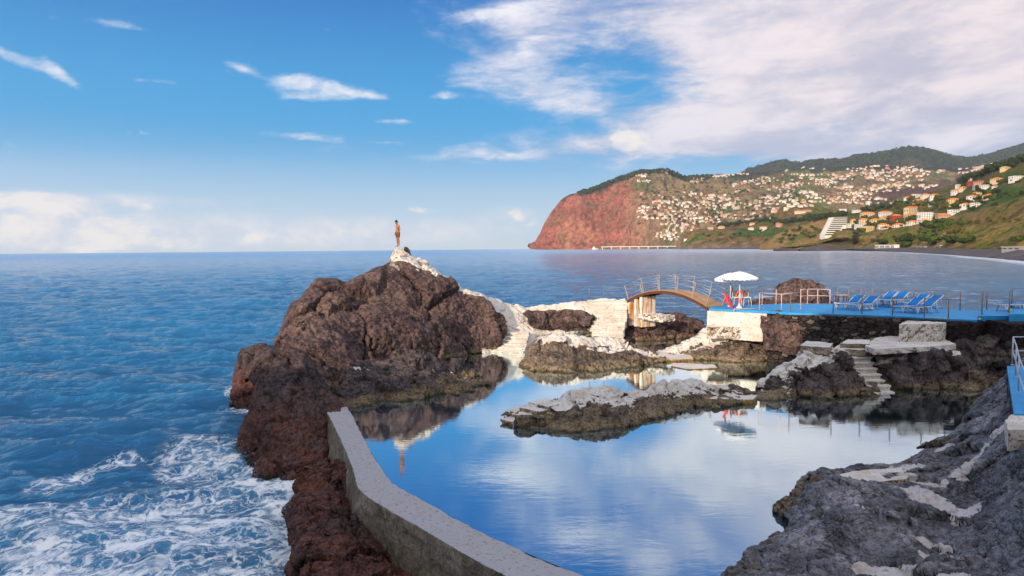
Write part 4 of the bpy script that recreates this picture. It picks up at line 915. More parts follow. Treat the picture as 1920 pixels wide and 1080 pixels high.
# pier at left end
M_RSTAIN, k = new_mat('rust_stained_plaster')
g = k.n('ShaderNodeNewGeometry'); sx_ = k.N.new('ShaderNodeSeparateXYZ'); k.L.new(g, sx_.inputs[0])
n_a = k.noise(k.scale(g, 3.2, 3.2, .35), 1.4, 5, .6); n_b = k.noise(g, 5, 6, .65)
cl = k.mix(k.ramp(n_b, .3, .7), (.62, .56, .48), (.78, .74, .68)); cl = k.mix(k.ramp(n_a, .50, .58), cl, (.56, .22, .03))
finish(M_RSTAIN, k, cl, .85, k.n('ShaderNodeBump', ins={'Strength': .6, 'Distance': .02, 'Height': n_b}))
pc = W(1192, 578, 2.3)
pr = empty('bridge_pier', Vector((pc[0], pc[1], 1.2))); tag(pr, 'rust-streaked white pier under the left end of the arched bridge', 'pier')
b0_ = np.array(W(1175, 570, DK-.25))-np.array(pr.location); b0_[2] = 0
m = MB(); A_ = Vector((ctr[0], ctr[1], 0))+arch(-.47, .05); 
for tt, nm in ((-.485, 'column'), (-.40, 'column'), (-.325, 'column')):
    A_ = Vector((ctr[0], ctr[1], 0))+arch(tt, BW/2, -.2)-pr.location
    hgt = A_.z+.1; MB().box((A_.x, A_.y, A_.z-hgt/2), (.22, BW*.9, hgt), rz=math.atan2(dirv[1], dirv[0])).build(nm, M_RSTAIN, pr, bevel=.02)
A_ = Vector((ctr[0], ctr[1], 0))+arch(-.40, BW*.8, -.2)-pr.location
MB().box((A_.x, A_.y, A_.z-.6), (1.15, .12, 1.3), rz=math.atan2(dirv[1], dirv[0])).build('infill_wall', M_RSTAIN, pr, rough=.0)
A_ = Vector((ctr[0], ctr[1], 0))+arch(-.22, BW*.3, 0)-pr.location
ftm = MB().box((A_.x+.3, A_.y, .66), (2.4, 1.2, .42), rz=math.atan2(dirv[1], dirv[0])+.05)
paint_attr(ftm.build('footing', M_WHITEC, pr, rough=.08, cut=.15), .8, 0)

# ---- parasols
M_CANV = plain('white_canvas', (.80, .81, .83), .8, .06, 3, .2)
M_POLE = plain('white_pole', (.62, .64, .66), .4, .15, 5, .4)
def parasol(px, py, r, H, label, tilt):
    p = W(px, py, DK); root = empty('parasol', Vector(p)); tag(root, label, 'parasol')
    MB().tube([(0, 0, 0), (0, 0, H-.05)], .028, 10).build('pole', M_POLE, root)
    MB().tube([(0, 0, 0), (0, 0, .1), (0, 0, .11), (0, 0, .3)], .22, 14, .05).build('base', M_POLE, root)
    bm = bmesh.new(); n = 48; R_ = 9; rings = []
    for j in range(R_+1):
        t = j/R_; ring = []
        for i in range(n):
            th = 2*math.pi*i/n; fr = abs(((i/n*8) % 1)-.5)*2      # 1 at the ribs, 0 between
            rr = r*t*(.93+.07*fr); z = H-.37*t**1.5-.03*(1-fr)*t
            ring.append(bm.verts.new((rr*math.cos(th), rr*math.sin(th), z)))
        rings.append(ring)
    val = [bm.verts.new((v.co.x*1.005, v.co.y*1.005, v.co.z-.13-.03*math.cos(i/n*2*math.pi*24))) for i, v in enumerate(rings[-1])]
    rings.append(val)
    for a_, b_ in zip(rings[:-1], rings[1:]):
        for i in range(n): bm.faces.new((a_[i], b_[i], b_[(i+1) % n], a_[(i+1) % n])).smooth = True
    bmesh.ops.remove_doubles(bm, verts=bm.verts, dist=.0005)
    me = bpy.data.meshes.new('canopy'); bm.to_mesh(me); bm.free()
    c = link('canopy', me, root, M_CANV); md = c.modifiers.new('s', 'SOLIDIFY'); md.thickness = .006
    m = MB()
    for i in range(8):
        th = 2*math.pi*i/8; m.tube([(0, 0, H-.06), (r*.5*math.cos(th), r*.5*math.sin(th), H-.2), (r*.96*math.cos(th), r*.96*math.sin(th), H-.40)], .008, 5)
    m.build('ribs', M_POLE, root); MB().blob((0, 0, H+.02), .035, 1).build('finial', M_POLE, root)
    root.rotation_euler = (R(tilt[0]), R(tilt[1]), .2)
parasol(1370, 575, 1.02, 2.15, 'white beach parasol furthest left at the bridge end of the deck', (0, -1.0))
parasol(1386, 577.5, 1.12, 2.27, 'white beach parasol standing slightly taller to the right of its twin', (0, .6))

# ---- red rescue boards and high chairs
M_RED = plain('red_plastic', (.62, .02, .035), .4, .2, 6, .5)
M_ORG = plain('orange_red_plastic', (.75, .09, .03), .45, .2, 6, .4)
M_GREY = plain('dark_grey_plastic', (.10, .13, .14), .5, .2, 6)
M_WHITE = plain('white_plastic', (.72, .73, .74), .45, .1, 5, .4)
def lozenge(m, A, B, wd, th):
    A, B = Vector(A), Vector(B); n = 10; d = (B-A).normalized(); u = d.cross(Vector((0, 1, 0))).normalized(); v = Vector((0, 1, 0))
    rings = []
    for i in range(n+1):
        t = i/n; s_ = math.sin(math.pi*(.04+.92*t))**.6; c = A.lerp(B, t)
        rings.append([m.bm.verts.new(c+u*math.cos(a_)*wd/2*s_+v*math.sin(a_)*th/2*s_) for a_ in [2*math.pi*j/10 for j in range(10)]])
    for a_, b_ in zip(rings[:-1], rings[1:]):
        for j in range(10): m.bm.faces.new((a_[j], b_[j], b_[(j+1) % 10], a_[(j+1) % 10])).smooth = True
    m.bm.faces.new(rings[0]); m.bm.faces.new(rings[-1][::-1]); return m
p0 = W(1365, 577, DK); rt = empty('rescue_board', Vector(p0)); tag(rt, 'pair of crossed red rescue boards leaning at the bridge end of the deck', 'rescue board')
lozenge(MB(), (-.28, 0, .98), (.24, -.25, -.12), .22, .08).build('board', M_RED, rt)
lozenge(MB(), (.10, .1, .72), (-.32, .05, .28), .16, .07).build('board', M_RED, rt)
lozenge(MB(), (-.02, .2, 1.28), (-.14, .1, .8), .12, .05).build('pole_end', M_GREY, rt)
p1 = W(1371.5, 574, DK); rt = empty('rescue_board', Vector(p1)); tag(rt, 'upright red rescue float leaning against the left parasol pole', 'rescue float')
lozenge(MB(), (0, 0, .55), (.04, 0, 1.2), .17, .07).build('float', M_RED, rt); MB().tube([(.02, .02, 0), (.02, .02, .6)], .02).build('handle', M_WHITE, rt)
def high_chair(px, py, label):
    p = W(px, py, DK); root = empty('lifeguard_chair', Vector(p)); tag(root, label, 'chair')
    m = MB()
    for sx_ in (-1, 1):
        for sy_ in (-1, 1): MB().tube([(sx_*.27, sy_*.26, 0), (sx_*.2, sy_*.2, .62), (sx_*.2, sy_*.2+.0, .9 if sy_ > 0 else .62)], .02).build('leg', M_POLE, root)
    MB().box((0, 0, .6), (.46, .46, .05)).build('seat', M_WHITE, root, bevel=.01)
    MB().box((0, .22, .86), (.5, .05, .30)).build('backrest', M_GREY, root, bevel=.02)
    return root
high_chair(1381, 575, 'grey-backed chair directly behind the parasol poles')
high_chair(1399, 575, 'grey-backed chair standing right of the parasols')
p2 = W(1388, 575, DK); rt = empty('lifebuoy', Vector(p2)); tag(rt, 'orange-red lifebuoy hung on a white post between the two grey chairs', 'lifebuoy')
m = MB(); ring = [(math.cos(a_)*.26, .0, .72+math.sin(a_)*.26) for a_ in np.linspace(0, 2*math.pi, 25)]; m.tube(ring, .06, 8); m.build('ring', M_ORG, rt)
MB().tube([(0, .05, 0), (0, .05, 1.1)], .03).build('post', M_WHITE, rt); MB().box((0, 0, .3), (.16, .05, .4)).build('panel', M_RED, rt, bevel=.01)

# ---- sun loungers
M_SLING = plain('blue_lounger_fabric', (.014, .21, .60), .7, .2, 5, .2)
def make_lounger(label, angle=34):
    root = empty('sun_lounger', (0, 0, 0)); tag(root, label, 'sun lounger', 'blue and white loungers on the deck')
    h = .36; L1 = 1.22; L2 = .74; c_, s_ = math.cos(R(angle)), math.sin(R(angle))
    for sy_ in (-1, 1):
        y = sy_*.31
        MB().bar((0, y, h), (L1, y, h), .045, .07).build('side_rail', M_WHITE, root, bevel=.01)
        MB().tube([(L1, y, h), (L1+L2*.5*c_, y, h+L2*.5*s_+.02), (L1+L2*c_, y, h+L2*s_)], .03, 8).build('back_rail', M_WHITE, root)
        for x0, x1 in ((.2, .08), (L1-.12, L1+.06)):
            MB().tube([(x0+.12, y, h), (x0*.5+x1*.5+.08, y, .12), (x1+.12, y, .0)], .034, 8).tube([(x0-.1, y, h), (x0-.02, y, .12), (x1+.1, y, .02)], .028, 8).build('leg', M_WHITE, root)
        if True: MB().tube([(L1+L2*.62*c_, y, h+L2*.62*s_), (L1+L2*.62*c_+.12, y, .0)], .03, 8).build('leg', M_WHITE, root)
    def sag(x0, x1, ang, ox, oz, n=8):
        bm = bmesh.new(); g_ = []
        for i in range(n+1):
            t = i/n; row = []
            for j in range(5):
                v = j/4; d = -.03*math.sin(math.pi*v)*math.sin(math.pi*t); xx = (x0+(x1-x0)*t)
                row.append(bm.verts.new((ox+xx*math.cos(ang)-d*math.sin(ang), -.29+.58*v, oz+xx*math.sin(ang)+d*math.cos(ang)+.04)))
            g_.append(row)
        for i in range(n):
            for j in range(4): bm.faces.new((g_[i][j], g_[i+1][j], g_[i+1][j+1], g_[i][j+1])).smooth = True
        return bm
    for nm, args in (('seat_sling', (0.02, L1-.02, 0, 0, h)), ('back_sling', (.03, L2-.02, R(angle), L1, h))):
        bm = sag(*args); me = bpy.data.meshes.new(nm); bm.to_mesh(me); bm.free(); c = link(nm, me, root, M_SLING)
        md = c.modifiers.new('s', 'SOLIDIFY'); md.thickness = .03
    MB().bar((L1+L2*c_, -.31, h+L2*s_), (L1+L2*c_, .31, h+L2*s_), .05, .05).build('head_bar', M_WHITE, root, bevel=.01)
    MB().bar((0, -.31, h), (0, .31, h), .05, .06).build('foot_bar', M_WHITE, root, bevel=.01)
    return root
def all_kids():
    d = {}
    for o_ in COL.objects:
        if o_.parent: d.setdefault(o_.parent.name, []).append(o_)
    return d
proto = make_lounger('blue sun lounger with white frame, leftmost of all on the deck')
flat_p = make_lounger('blue sun lounger lying flat near the right edge of the picture, alone', 2)
kd = [o_ for o_ in COL.objects if o_.parent == proto]
spots = [(1572, 580, 1, 24, 'blue sun lounger with white frame, leftmost of all on the deck'),
         (1598, 582.5, 1, 24, 'blue lounger of the left front pair with white bundles beneath it'),
         (1637, 572.0, 1, 24, 'rear blue lounger behind the left front pair, left one of two'),
         (1658, 573.2, 1, 24, 'rear blue lounger behind the left front pair, right one of two'),
         (1679, 586, 1, 20, 'blue sun lounger in the foursome on the right, front row left'),
         (1706, 588, 1, 20, 'blue sun lounger in the foursome on the right, front row right'),
         (1692, 578, 1, 20, 'blue sun lounger in the foursome on the right, back row left'),
         (1718, 579.5, 1, 20, 'blue sun lounger in the foursome on the right, back row right')]
for i, (px, py, s_, rz, lb) in enumerate(spots):
    if i == 0: o_ = proto
    else:
        o_ = proto.copy(); COL.objects.link(o_)
        for c in kd: c2_ = c.copy(); COL.objects.link(c2_); c2_.parent = o_
    zz = DK+.12 if i in (2, 3) else DK
    o_.location = Vector(W(px, py, zz)); o_.rotation_euler = (0, 0, R(rz)); o_['label'] = lb
flat_p.location = Vector(W(1872, 583, DK+.15)); flat_p.rotation_euler = (0, 0, R(8))
tb = empty('side_table', Vector(W(1577, 573, DK))); tag(tb, 'small brown wooden table at the left end of the loungers', 'table')
MB().box((0, 0, .68), (.62, .5, .05)).build('table_top', M_BPOST, tb, bevel=.01)
for sx_ in (-1, 1):
    for sy_ in (-1, 1): MB().box((sx_*.25, sy_*.19, .33), (.06, .06, .66)).build('leg', M_BEAM, tb)
bg_ = MB(); bg_.blob((0, 0, .09), .17, 2, (1.4, .8, .6), .02); bg_.blob((.35, 0, .08), .13, 2, (1.3, .8, .6), .02)
o = bg_.build('bag', M_WHITE, None); o.location = Vector(W(1622, 581.5, DK)); tag(o, 'white bundled towels on the deck under the left front pair of loungers', 'towels')

# ---- the man on the peak
M_SKIN = plain('tanned_skin', (.36, .155, .075), .6, .15, 12, .35)
M_SHORT = plain('olive_shorts', (.115, .085, .035), .85, .2, 10, .2)
M_HAIR = plain('dark_hair', (.018, .012, .010), .7, .3, 30, .3)
def skin_mesh(name, verts, edges, radii, mat, parent, root=0, sub=2):
    me = bpy.data.meshes.new(name); me.from_pydata([Vector(v) for v in verts], edges, []); me.update()
    o = link(name, me, parent, mat); sm = o.modifiers.new('skin', 'SKIN'); sm.use_smooth_shade = True
    for i, r_ in enumerate(radii):
        d = me.skin_vertices[0].data[i]; d.radius = r_ if isinstance(r_, tuple) else (r_, r_); d.use_root = (i == root)
    ss = o.modifiers.new('sub', 'SUBSURF'); ss.levels = sub; ss.render_levels = sub
    dg = bpy.context.evaluated_depsgraph_get(); dg.update(); ev = o.evaluated_get(dg)
    me2 = bpy.data.meshes.new_from_object(ev); o.modifiers.clear(); o.data = me2; me2.name = name
    if not me2.materials: me2.materials.append(mat)
    for p in me2.polygons: p.use_smooth = True
    return o
ft = Q(746.5, 462.2, 46.65)
man = empty('person', Vector(ft)); man.rotation_euler = (0, 0, R(38)); tag(man, 'bare-chested man in olive shorts standing on the white peak, head bowed', 'person')
# built facing -X; y is his left (-) / right (+)
V = [(0, 0, .95), (-.01, 0, 1.08), (-.005, 0, 1.22), (.01, 0, 1.38), (-.02, 0, 1.47), (-.075, 0, 1.545),      # 0-5 pelvis..neck
     (-.125, 0, 1.615), (-.16, 0, 1.66),                                                                        # 6-7 head
     (.0, -.10, .90), (-.015, -.10, .68), (-.01, -.095, .49), (.02, -.09, .30), (.02, -.085, .09), (-.02, -.09, .035), (-.14, -.10, .02),   # 8-14 leg
     (.0, .10, .90), (-.02, .10, .68), (-.02, .10, .49), (.005, .095, .30), (.005, .09, .09), (-.035, .095, .035), (-.155, .11, .02),       # 15-21
     (0, -.165, 1.40), (.01, -.225, 1.27), (.015, -.245, 1.12), (-.05, -.25, .96), (-.085, -.245, .87),          # 22-26 arm
     (0, .165, 1.40), (.01, .225, 1.27), (.015, .245, 1.12), (-.05, .25, .96), (-.085, .245, .87)]              # 27-31
E = [(0, 1), (1, 2), (2, 3), (3, 4), (4, 5), (5, 6), (6, 7), (0, 8), (8, 9), (9, 10), (10, 11), (11, 12), (12, 13), (13, 14), (0, 15), (15, 16), (16, 17), (17, 18), (18, 19), (19, 20), (20, 21),
     (3, 22), (22, 23), (23, 24), (24, 25), (25, 26), (3, 27), (27, 28), (28, 29), (29, 30), (30, 31)]
RD = [(.12, .15), (.105, .14), (.115, .155), (.115, .17), (.06, .07), (.055, .055), (.10, .078), (.085, .07),
      .085, .077, .055, .057, .036, .036, .028, .085, .077, .055, .057, .036, .036, .028,
      .062, .05, .042, .033, .03, .062, .05, .042, .033, .03]
# fingers and thumbs
for (hi, yy) in ((26, -.245), (31, .245)):
    for j, ln in enumerate((.075, .085, .08, .06)):
        b = len(V); x0 = -.115+j*.02
        V += [(x0, yy, .845), (x0-.008, yy*.985, .845-ln*.5), (x0+.004, yy*.95, .845-ln)]; RD += [.011, .010, .008]; E += [(hi, b), (b, b+1), (b+1, b+2)]
    b = len(V); V += [(-.125, yy*.93, .855), (-.14, yy*.90, .815)]; RD += [.012, .010]; E += [(hi, b), (b, b+1)]
body = skin_mesh('body', V, E, RD, M_SKIN, man)
hd = skin_mesh('hair', [(-.075, 0, 1.70), (-.115, 0, 1.735), (-.165, 0, 1.745), (-.055, 0, 1.64)], [(0, 1), (1, 2), (0, 3)], [(.085, .082), (.085, .082), (.06, .065), (.06, .07)], M_HAIR, man)
MB().blob((-.21, 0, 1.63), .016, 1, (1.3, .8, 1.2)).build('nose', M_SKIN, man)
for sy_ in (-1, 1): MB().blob((-.12, sy_*.078, 1.63), .022, 1, (1, .4, 1.4)).build('ear', M_SKIN, man)
skin_mesh('shorts', [(0, 0, .97), (0, 0, 1.05), (0, -.10, .88), (-.01, -.105, .70), (-.012, -.105, .60), (0, .10, .88), (-.02, .105, .70), (-.022, .105, .60)],
          [(1, 0), (0, 2), (2, 3), (3, 4), (0, 5), (5, 6), (6, 7)], [(.135, .165), (.125, .158), (.105, .105), (.10, .10), (.098, .098), (.105, .105), (.10, .10), (.098, .098)], M_SHORT, man)
# ------------------------------------------------------------------ far land
M_LAND, k = new_mat('hillside')
g = k.n('ShaderNodeNewGeometry')
n1 = k.noise(g, .035, 9, .68); n2 = k.noise(g, .008, 6, .6)
tn = k.attr('tint', 0)
v = k.m('ADD', .35, k.m('MULTIPLY', k.ramp(n1, .25, .75), 1.3)); cc = k.n('ShaderNodeCombineColor', ins={0: v, 1: v, 2: v})
col = k.mix(1.0, tn, cc, 'MULTIPLY')
bp = k.n('ShaderNodeBump', ins={'Strength': 1.0, 'Distance': 26.0, 'Height': n1})
finish(M_LAND, k, col, .95, bp, .05)
M_NEARL, k = new_mat('near_hillside')
g = k.n('ShaderNodeNewGeometry')
n1 = k.noise(g, .16, 9, .7); n3 = k.noise(g, .7, 5, .7)
tn = k.attr('tint', 0)
v = k.m('ADD', .3, k.m('ADD', k.m('MULTIPLY', k.ramp(n1, .25, .75), .9), k.m('MULTIPLY', k.ramp(n3, .3, .7), .5))); cc = k.n('ShaderNodeCombineColor', ins={0: v, 1: v, 2: v})
col = k.mix(1.0, tn, cc, 'MULTIPLY')
bp = k.n('ShaderNodeBump', ins={'Strength': 1.0, 'Distance': 2.5, 'Height': k.m('ADD', n1, k.m('MULTIPLY', n3, .3))})
finish(M_NEARL, k, col, .95, bp, .05)

def pxpy(P):
    """back to survey-photo coordinates (used only to look up where soils and fields lie while the terrain is built)"""
    d = (P-CAM)@_M; return 960+FPX*d[:, 0]/-d[:, 2], 540-FPX*d[:, 1]/-d[:, 2]
def mixc(a_, b_, t): return a_*(1-t[:, None])+np.asarray(b_)*t[:, None]
LAND = {}
def land(name, rows, nu, nv, noise_f, noise_a, gully, colour, mat):
    Gd = loft(rows, nu, nv); N = normals(Gd); P = Gd.reshape(-1, 3); n_ = N.reshape(-1, 3)
    # hold the traced skyline (first row) and shoreline (last row) nearly still
    vv = np.repeat(np.linspace(0, 1, nv), nu); hold = .25+.75*np.minimum(sstep(0, .12, vv), sstep(1, .9, vv))
    gq = P*noise_f*np.array([1, 1, .35])
    d = noise_a*fbm(P*noise_f, 6)*hold+gully*(ridged(gq, 5)-1.1)*hold
    P2 = P+n_*d[:, None]; P2[:, 2] = np.maximum(P2[:, 2], np.where(vv > .97, P[:, 2], -20))
    Gd = P2.reshape(Gd.shape)
    c = colour(P2, vv, normals(Gd).reshape(-1, 3))
    o = grid_mesh(name, Gd, True, False, cols=np.clip(c, 0, 1), mats=mat); tag(o, kind='structure')
    V = [Vector(p) for p in P2]; F = []
    for j in range(nv-1):
        b = j*nu
        F += [(b+i, b+i+1, b+nu+i+1, b+nu+i) for i in range(nu-1)]
    LAND[name] = (o, BVHTree.FromPolygons(V, F)); return o

# far mountains behind everything
def colL0(P, v, n):
    f = fbm(P*.0016, 5); f2 = fbm(P*.006, 4)
    c = np.tile(np.array([.030, .040, .022]), (len(P), 1))
    c = mixc(c, (.075, .062, .035), sstep(.1, .5, f)*.7); return mixc(c, (.02, .028, .018), sstep(0, .4, f2)*.6)
r0_ = q([(1180, 400, 8700), (1300, 345, 8700), (1380, 325, 8600), (1400, 317, 8600), (1425, 310, 8600), (1450, 303, 8600), (1472, 300, 8600), (1490, 303, 8600), (1502, 305, 8600), (1508, 301, 8600), (1530, 298, 8600), (1560, 298, 8500), (1578, 301, 8400), (1600, 294, 8300),
         (1625, 290, 8200), (1645, 286, 8200), (1665, 284, 8100), (1685, 278, 8000), (1705, 276, 8000), (1722, 275, 8000), (1745, 279, 8000), (1770, 288, 8000), (1795, 294, 8000), (1818, 296, 8200), (1840, 291, 8300), (1870, 285, 8300), (1900, 276, 8200), (1930, 268, 8200), (1990, 250, 8000), (2120, 235, 7600)])
r1_ = q([(1180, 440, 8000), (1400, 345, 7800), (1500, 330, 7600), (1600, 325, 7200), (1700, 315, 7000), (1760, 318, 6900), (1820, 320, 7000), (1900, 312, 6900), (2120, 300, 6600)])
r2_ = q([(1180, 462, 7400), (1400, 400, 7000), (1600, 380, 6500), (1800, 380, 6200), (2120, 380, 6000)])
land('mountains', [r0_, r1_, r2_], 700, 120, .0011, 90, 60, colL0, M_LAND)

# the great sea cliff and the settled slopes
def colL1(P, v, n):
    px, py = pxpy(P); f = fbm(P*.0022, 5); f2 = fbm(P*.007+9, 4); st = perlin(np.stack([P[:, 0]*.0006, P[:, 1]*.0006, P[:, 2]*.016+f*.8+P[:, 0]*.002], 1))
    c = np.tile(np.array([.22, .16, .08]), (len(P), 1))
    c = mixc(c, (.10, .13, .035), sstep(-.1, .45, f))
    c = mixc(c, (.17, .10, .06), sstep(.1, .5, f2)*.75)
    c = mixc(c, (.10, .052, .048), sstep(.0, .3, fbm(P*.0016+40, 4))*sstep(1560, 1640, px)*.9)
    cliff = sstep(1225, 1175, px+30*f+ (py-400)*-.12)
    red = mixc(np.tile(np.array([.26, .095, .06]), (len(P), 1)), (.36, .12, .085), sstep(-.2, .5, st))
    red = mixc(red, (.20, .12, .065), sstep(.05, .5, f2)*.8); red = mixc(red, (.38, .17, .10), sstep(.25, .7, fbm(P*.0035+70, 4))*.7)
    c = mixc(c, red, cliff)
    fan = sstep(50, 30, np.abs(px-(1208+(400-py)*.10)))*sstep(345, 375, py)*sstep(.9, .3, cliff*.6)
    c = mixc(c, (.30, .17, .10), np.clip(fan, 0, 1)*.7)
    top = sstep(.10, .03, v+.03*f2)*sstep(1030, 1080, px)
    c = mixc(c, (.030, .038, .020), top)
    c = mixc(c, (.035, .042, .022), sstep(.25, .5, fbm(P*.004+20, 4))*sstep(.5, .15, v)*sstep(1190, 1240, px)*.8)
    return c
rw0 = q([(994, 466.5, 5350), (1000, 460, 5350), (1006, 450, 5350), (1013, 434, 5350), (1020, 417, 5350), (1028, 402, 5350), (1036, 389, 5350), (1044, 379, 5350), (1052, 372, 5350), (1062, 367, 5350), (1082, 362, 5350), (1100, 355, 5350), (1110, 352, 5350), (1130, 344, 5350), (1150, 336, 5350), (1165, 331, 5350),
         (1172, 327, 5350), (1190, 324, 5400), (1202, 319, 5400), (1222, 318, 5450), (1240, 317, 5450), (1252, 316, 5450), (1260, 321, 5500), (1272, 327, 5600), (1285, 331, 5700), (1310, 331, 5900), (1340, 328, 6000), (1380, 323, 6100), (1430, 322, 6200), (1480, 319, 6300), (1540, 316, 6200), (1600, 312, 6000), (1650, 308, 5900), (1720, 310, 5700), (1790, 318, 5500), (1840, 312, 5300), (1900, 300, 5100), (1990, 285, 5000), (2120, 270, 4900)])
rw1 = q([(994, 466.6, 5300), (1010, 455, 5250), (1030, 430, 5220), (1060, 400, 5200), (1110, 385, 5180), (1170, 375, 5100), (1200, 370, 4950), (1240, 365, 4950), (1300, 362, 5050), (1400, 358, 5200), (1500, 352, 5300), (1600, 348, 5200), (1700, 342, 5000), (1800, 345, 4700), (1900, 335, 4500), (2120, 320, 4300)])
rw2 = q([(994, 466.7, 5250), (1020, 460, 5150), (1060, 445, 5100), (1120, 430, 5050), (1180, 420, 4850), (1215, 420, 4600), (1260, 418, 4350), (1300, 412, 4250), (1400, 402, 4200), (1500, 395, 4200), (1600, 390, 4000), (1700, 385, 3700), (1800, 375, 3500), (2120, 360, 3300)])
rw3 = np.array([G(994, 5200, SEA-3), G(1040, 5080, SEA-3), G(1120, 4950, SEA-3), G(1180, 4750, SEA-3), G(1225, 4350, SEA-3), G(1260, 3950, SEA-3), G(1300, 3750, SEA-3), G(1400, 3500, SEA-3), G(1600, 3200, SEA-3), G(1800, 3000, SEA-3), G(2120, 2800, SEA-3)])
land('sea_cliff', [rw0, rw1, rw2, rw3], 1000, 240, .0019, 48, 66, colL1, M_LAND)

# middle headland with terraces
def colL2(P, v, n):
    px, py = pxpy(P); f = fbm(P*.006, 5); f2 = fbm(P*.02+5, 4)
    c = np.tile(np.array([.17, .115, .045]), (len(P), 1))
    c = mixc(c, (.09, .13, .02), sstep(-.15, .35, f)*.85); c = mixc(c, (.26, .14, .06), sstep(.1, .5, f2)*.8)
    c = mixc(c, (.20, .15, .11), sstep(452, 460, py)*.7)
    fld = sstep(1370, 1385, px)*sstep(1490, 1470, px)*sstep(425, 430, py)*sstep(448, 442, py)
    c = mixc(c, (.055, .11, .02), fld*.85); return c
ra = q([(1266, 466, 2950), (1274, 455, 2950), (1281, 443, 2950), (1290, 436, 2950), (1302, 430, 2950), (1325, 427, 2950), (1350, 424, 2950), (1385, 421, 2950), (1415, 418, 2900), (1432, 410, 2850), (1450, 398, 2850), (1470, 385, 2800), (1485, 377, 2800), (1498, 374, 2800), (1515, 377, 2800), (1530, 384, 2800), (1555, 392, 2800), (1600, 396, 2800), (1660, 392, 2800), (1720, 388, 2800), (1800, 380, 2800)])
rb = q([(1266, 466.2, 2900), (1285, 452, 2850), (1310, 445, 2800), (1360, 440, 2750), (1420, 438, 2650), (1470, 425, 2500), (1530, 420, 2400), (1600, 420, 2400), (1800, 410, 2400)])
rc = np.array([G(1266, 2850, SEA-2), G(1290, 2700, SEA-2), G(1340, 2550, SEA-2), G(1400, 2350, SEA-2), G(1460, 2150, SEA-2), G(1540, 2000, SEA-2), G(1800, 1900, SEA-2)])
land('headland', [ra, rb, rc], 520, 110, .006, 9, 7, colL2, M_LAND)

# nearer town hill
def colL3(P, v, n):
    px, py = pxpy(P); f = fbm(P*.012, 5); f2 = fbm(P*.04+5, 4)
    c = np.tile(np.array([.085, .085, .03]), (len(P), 1))
    c = mixc(c, (.035, .065, .014), sstep(-.1, .35, f)); c = mixc(c, (.15, .10, .045), sstep(.2, .6, f2)*.7)
    pl_ = sstep(345, 355, py)*sstep(385, 375, py)*sstep(1800, 1830, px); c = mixc(c, (.04, .09, .015), pl_*.8)
    lf = sstep(1575, 1535, px); c = mixc(c, mixc(mixc(np.tile(np.array([.24, .15, .055]), (len(P), 1)), (.10, .12, .025), sstep(-.1, .25, f)), (.30, .17, .08), sstep(.1, .4, f2)), lf); return c
ra = q([(1425, 462, 1950), (1455, 440, 1950), (1485, 428, 1950), (1515, 420, 1950), (1540, 409, 1950), (1556, 404, 1950), (1580, 402, 1950), (1610, 398, 1950), (1640, 392, 1950), (1668, 384, 1950), (1690, 378, 1900), (1712, 368, 1900), (1740, 362, 1850), (1762, 354, 1800), (1785, 347, 1750), (1802, 338, 1700), (1820, 330, 1650), (1840, 318, 1600), (1860, 309, 1550), (1885, 303, 1500), (1905, 299, 1500), (1925, 295, 1450), (1990, 285, 1400), (2120, 265, 1300)])
rb = q([(1425, 463, 1850), (1470, 448, 1800), (1520, 438, 1750), (1570, 428, 1700), (1620, 422, 1650), (1700, 408, 1600), (1780, 388, 1500), (1850, 365, 1380), (1920, 345, 1280), (2120, 320, 1150)])
rc = q([(1425, 464, 1750), (1480, 458, 1650), (1540, 450, 1550), (1600, 444, 1480), (1660, 438, 1420), (1740, 424, 1340), (1820, 405, 1250), (1900, 380, 1150), (2120, 345, 1000)])
rd_ = np.array([G(1425, 1650, SEA-2), G(1480, 1500, SEA-2), G(1560, 1400, 0), G(1700, 1300, 0), (G(1850, 1150, 0)), G(2120, 900, 0)])
land('town_hill', [ra, rb, rc, rd_], 620, 130, .010, 4, 3, colL3, M_NEARL)

# nearest grassy slope above the beach
def colL4(P, v, n):
    px, py = pxpy(P); f = fbm(P*.016, 5); f2 = fbm(P*.05+5, 4)
    c = np.tile(np.array([.19, .14, .045]), (len(P), 1))
    c = mixc(c, (.12, .13, .022), sstep(-.1, .3, f)); c = mixc(c, (.055, .048, .022), sstep(.1, .5, f2)*.7)
    c = mixc(c, (.21, .13, .075), sstep(.15, .55, fbm(P*.03+80, 4))*.7)
    dk = sstep(8, 3, np.abs(px-1606-6*f2))*sstep(430, 436, py)*sstep(462, 456, py); c = mixc(c, (.025, .018, .016), dk*.95)
    return c
ra = q([(1462, 464, 1600), (1500, 460, 1600), (1530, 452, 1580), (1548, 441, 1560), (1562, 433, 1540), (1590, 431, 1500), (1603, 434, 1480), (1620, 437, 1440), (1645, 432, 1380), (1680, 427, 1300), (1712, 422, 1230), (1745, 415, 1160), (1790, 405, 1060), (1835, 394, 960), (1880, 381, 860), (1925, 367, 780), (1990, 347, 700), (2120, 318, 600)])
rb = q([(1462, 464.5, 1550), (1530, 458, 1500), (1565, 447, 1450), (1600, 446, 1390), (1640, 448, 1300), (1700, 442, 1180), (1780, 432, 980), (1860, 418, 790), (1925, 408, 660), (2120, 380, 470)])
rc = np.array([W(1462, 465.5, 1.0), W(1530, 465, 2), W(1590, 464.6, 2.6), W(1650, 464.4, 3.0), W(1720, 464.4, 3.2), W(1790, 465.5, 3.2), W(1860, 467, 3.2), W(1925, 469, 3.2), W(2120, 476, 3.2)])
rdd = rc.copy(); rdd[:, 1] -= 12; rdd[:, 2] = .5
land('grassy_slope', [ra, rb, rc, rdd], 620, 110, .02, 3.0, 3.4, colL4, M_NEARL)
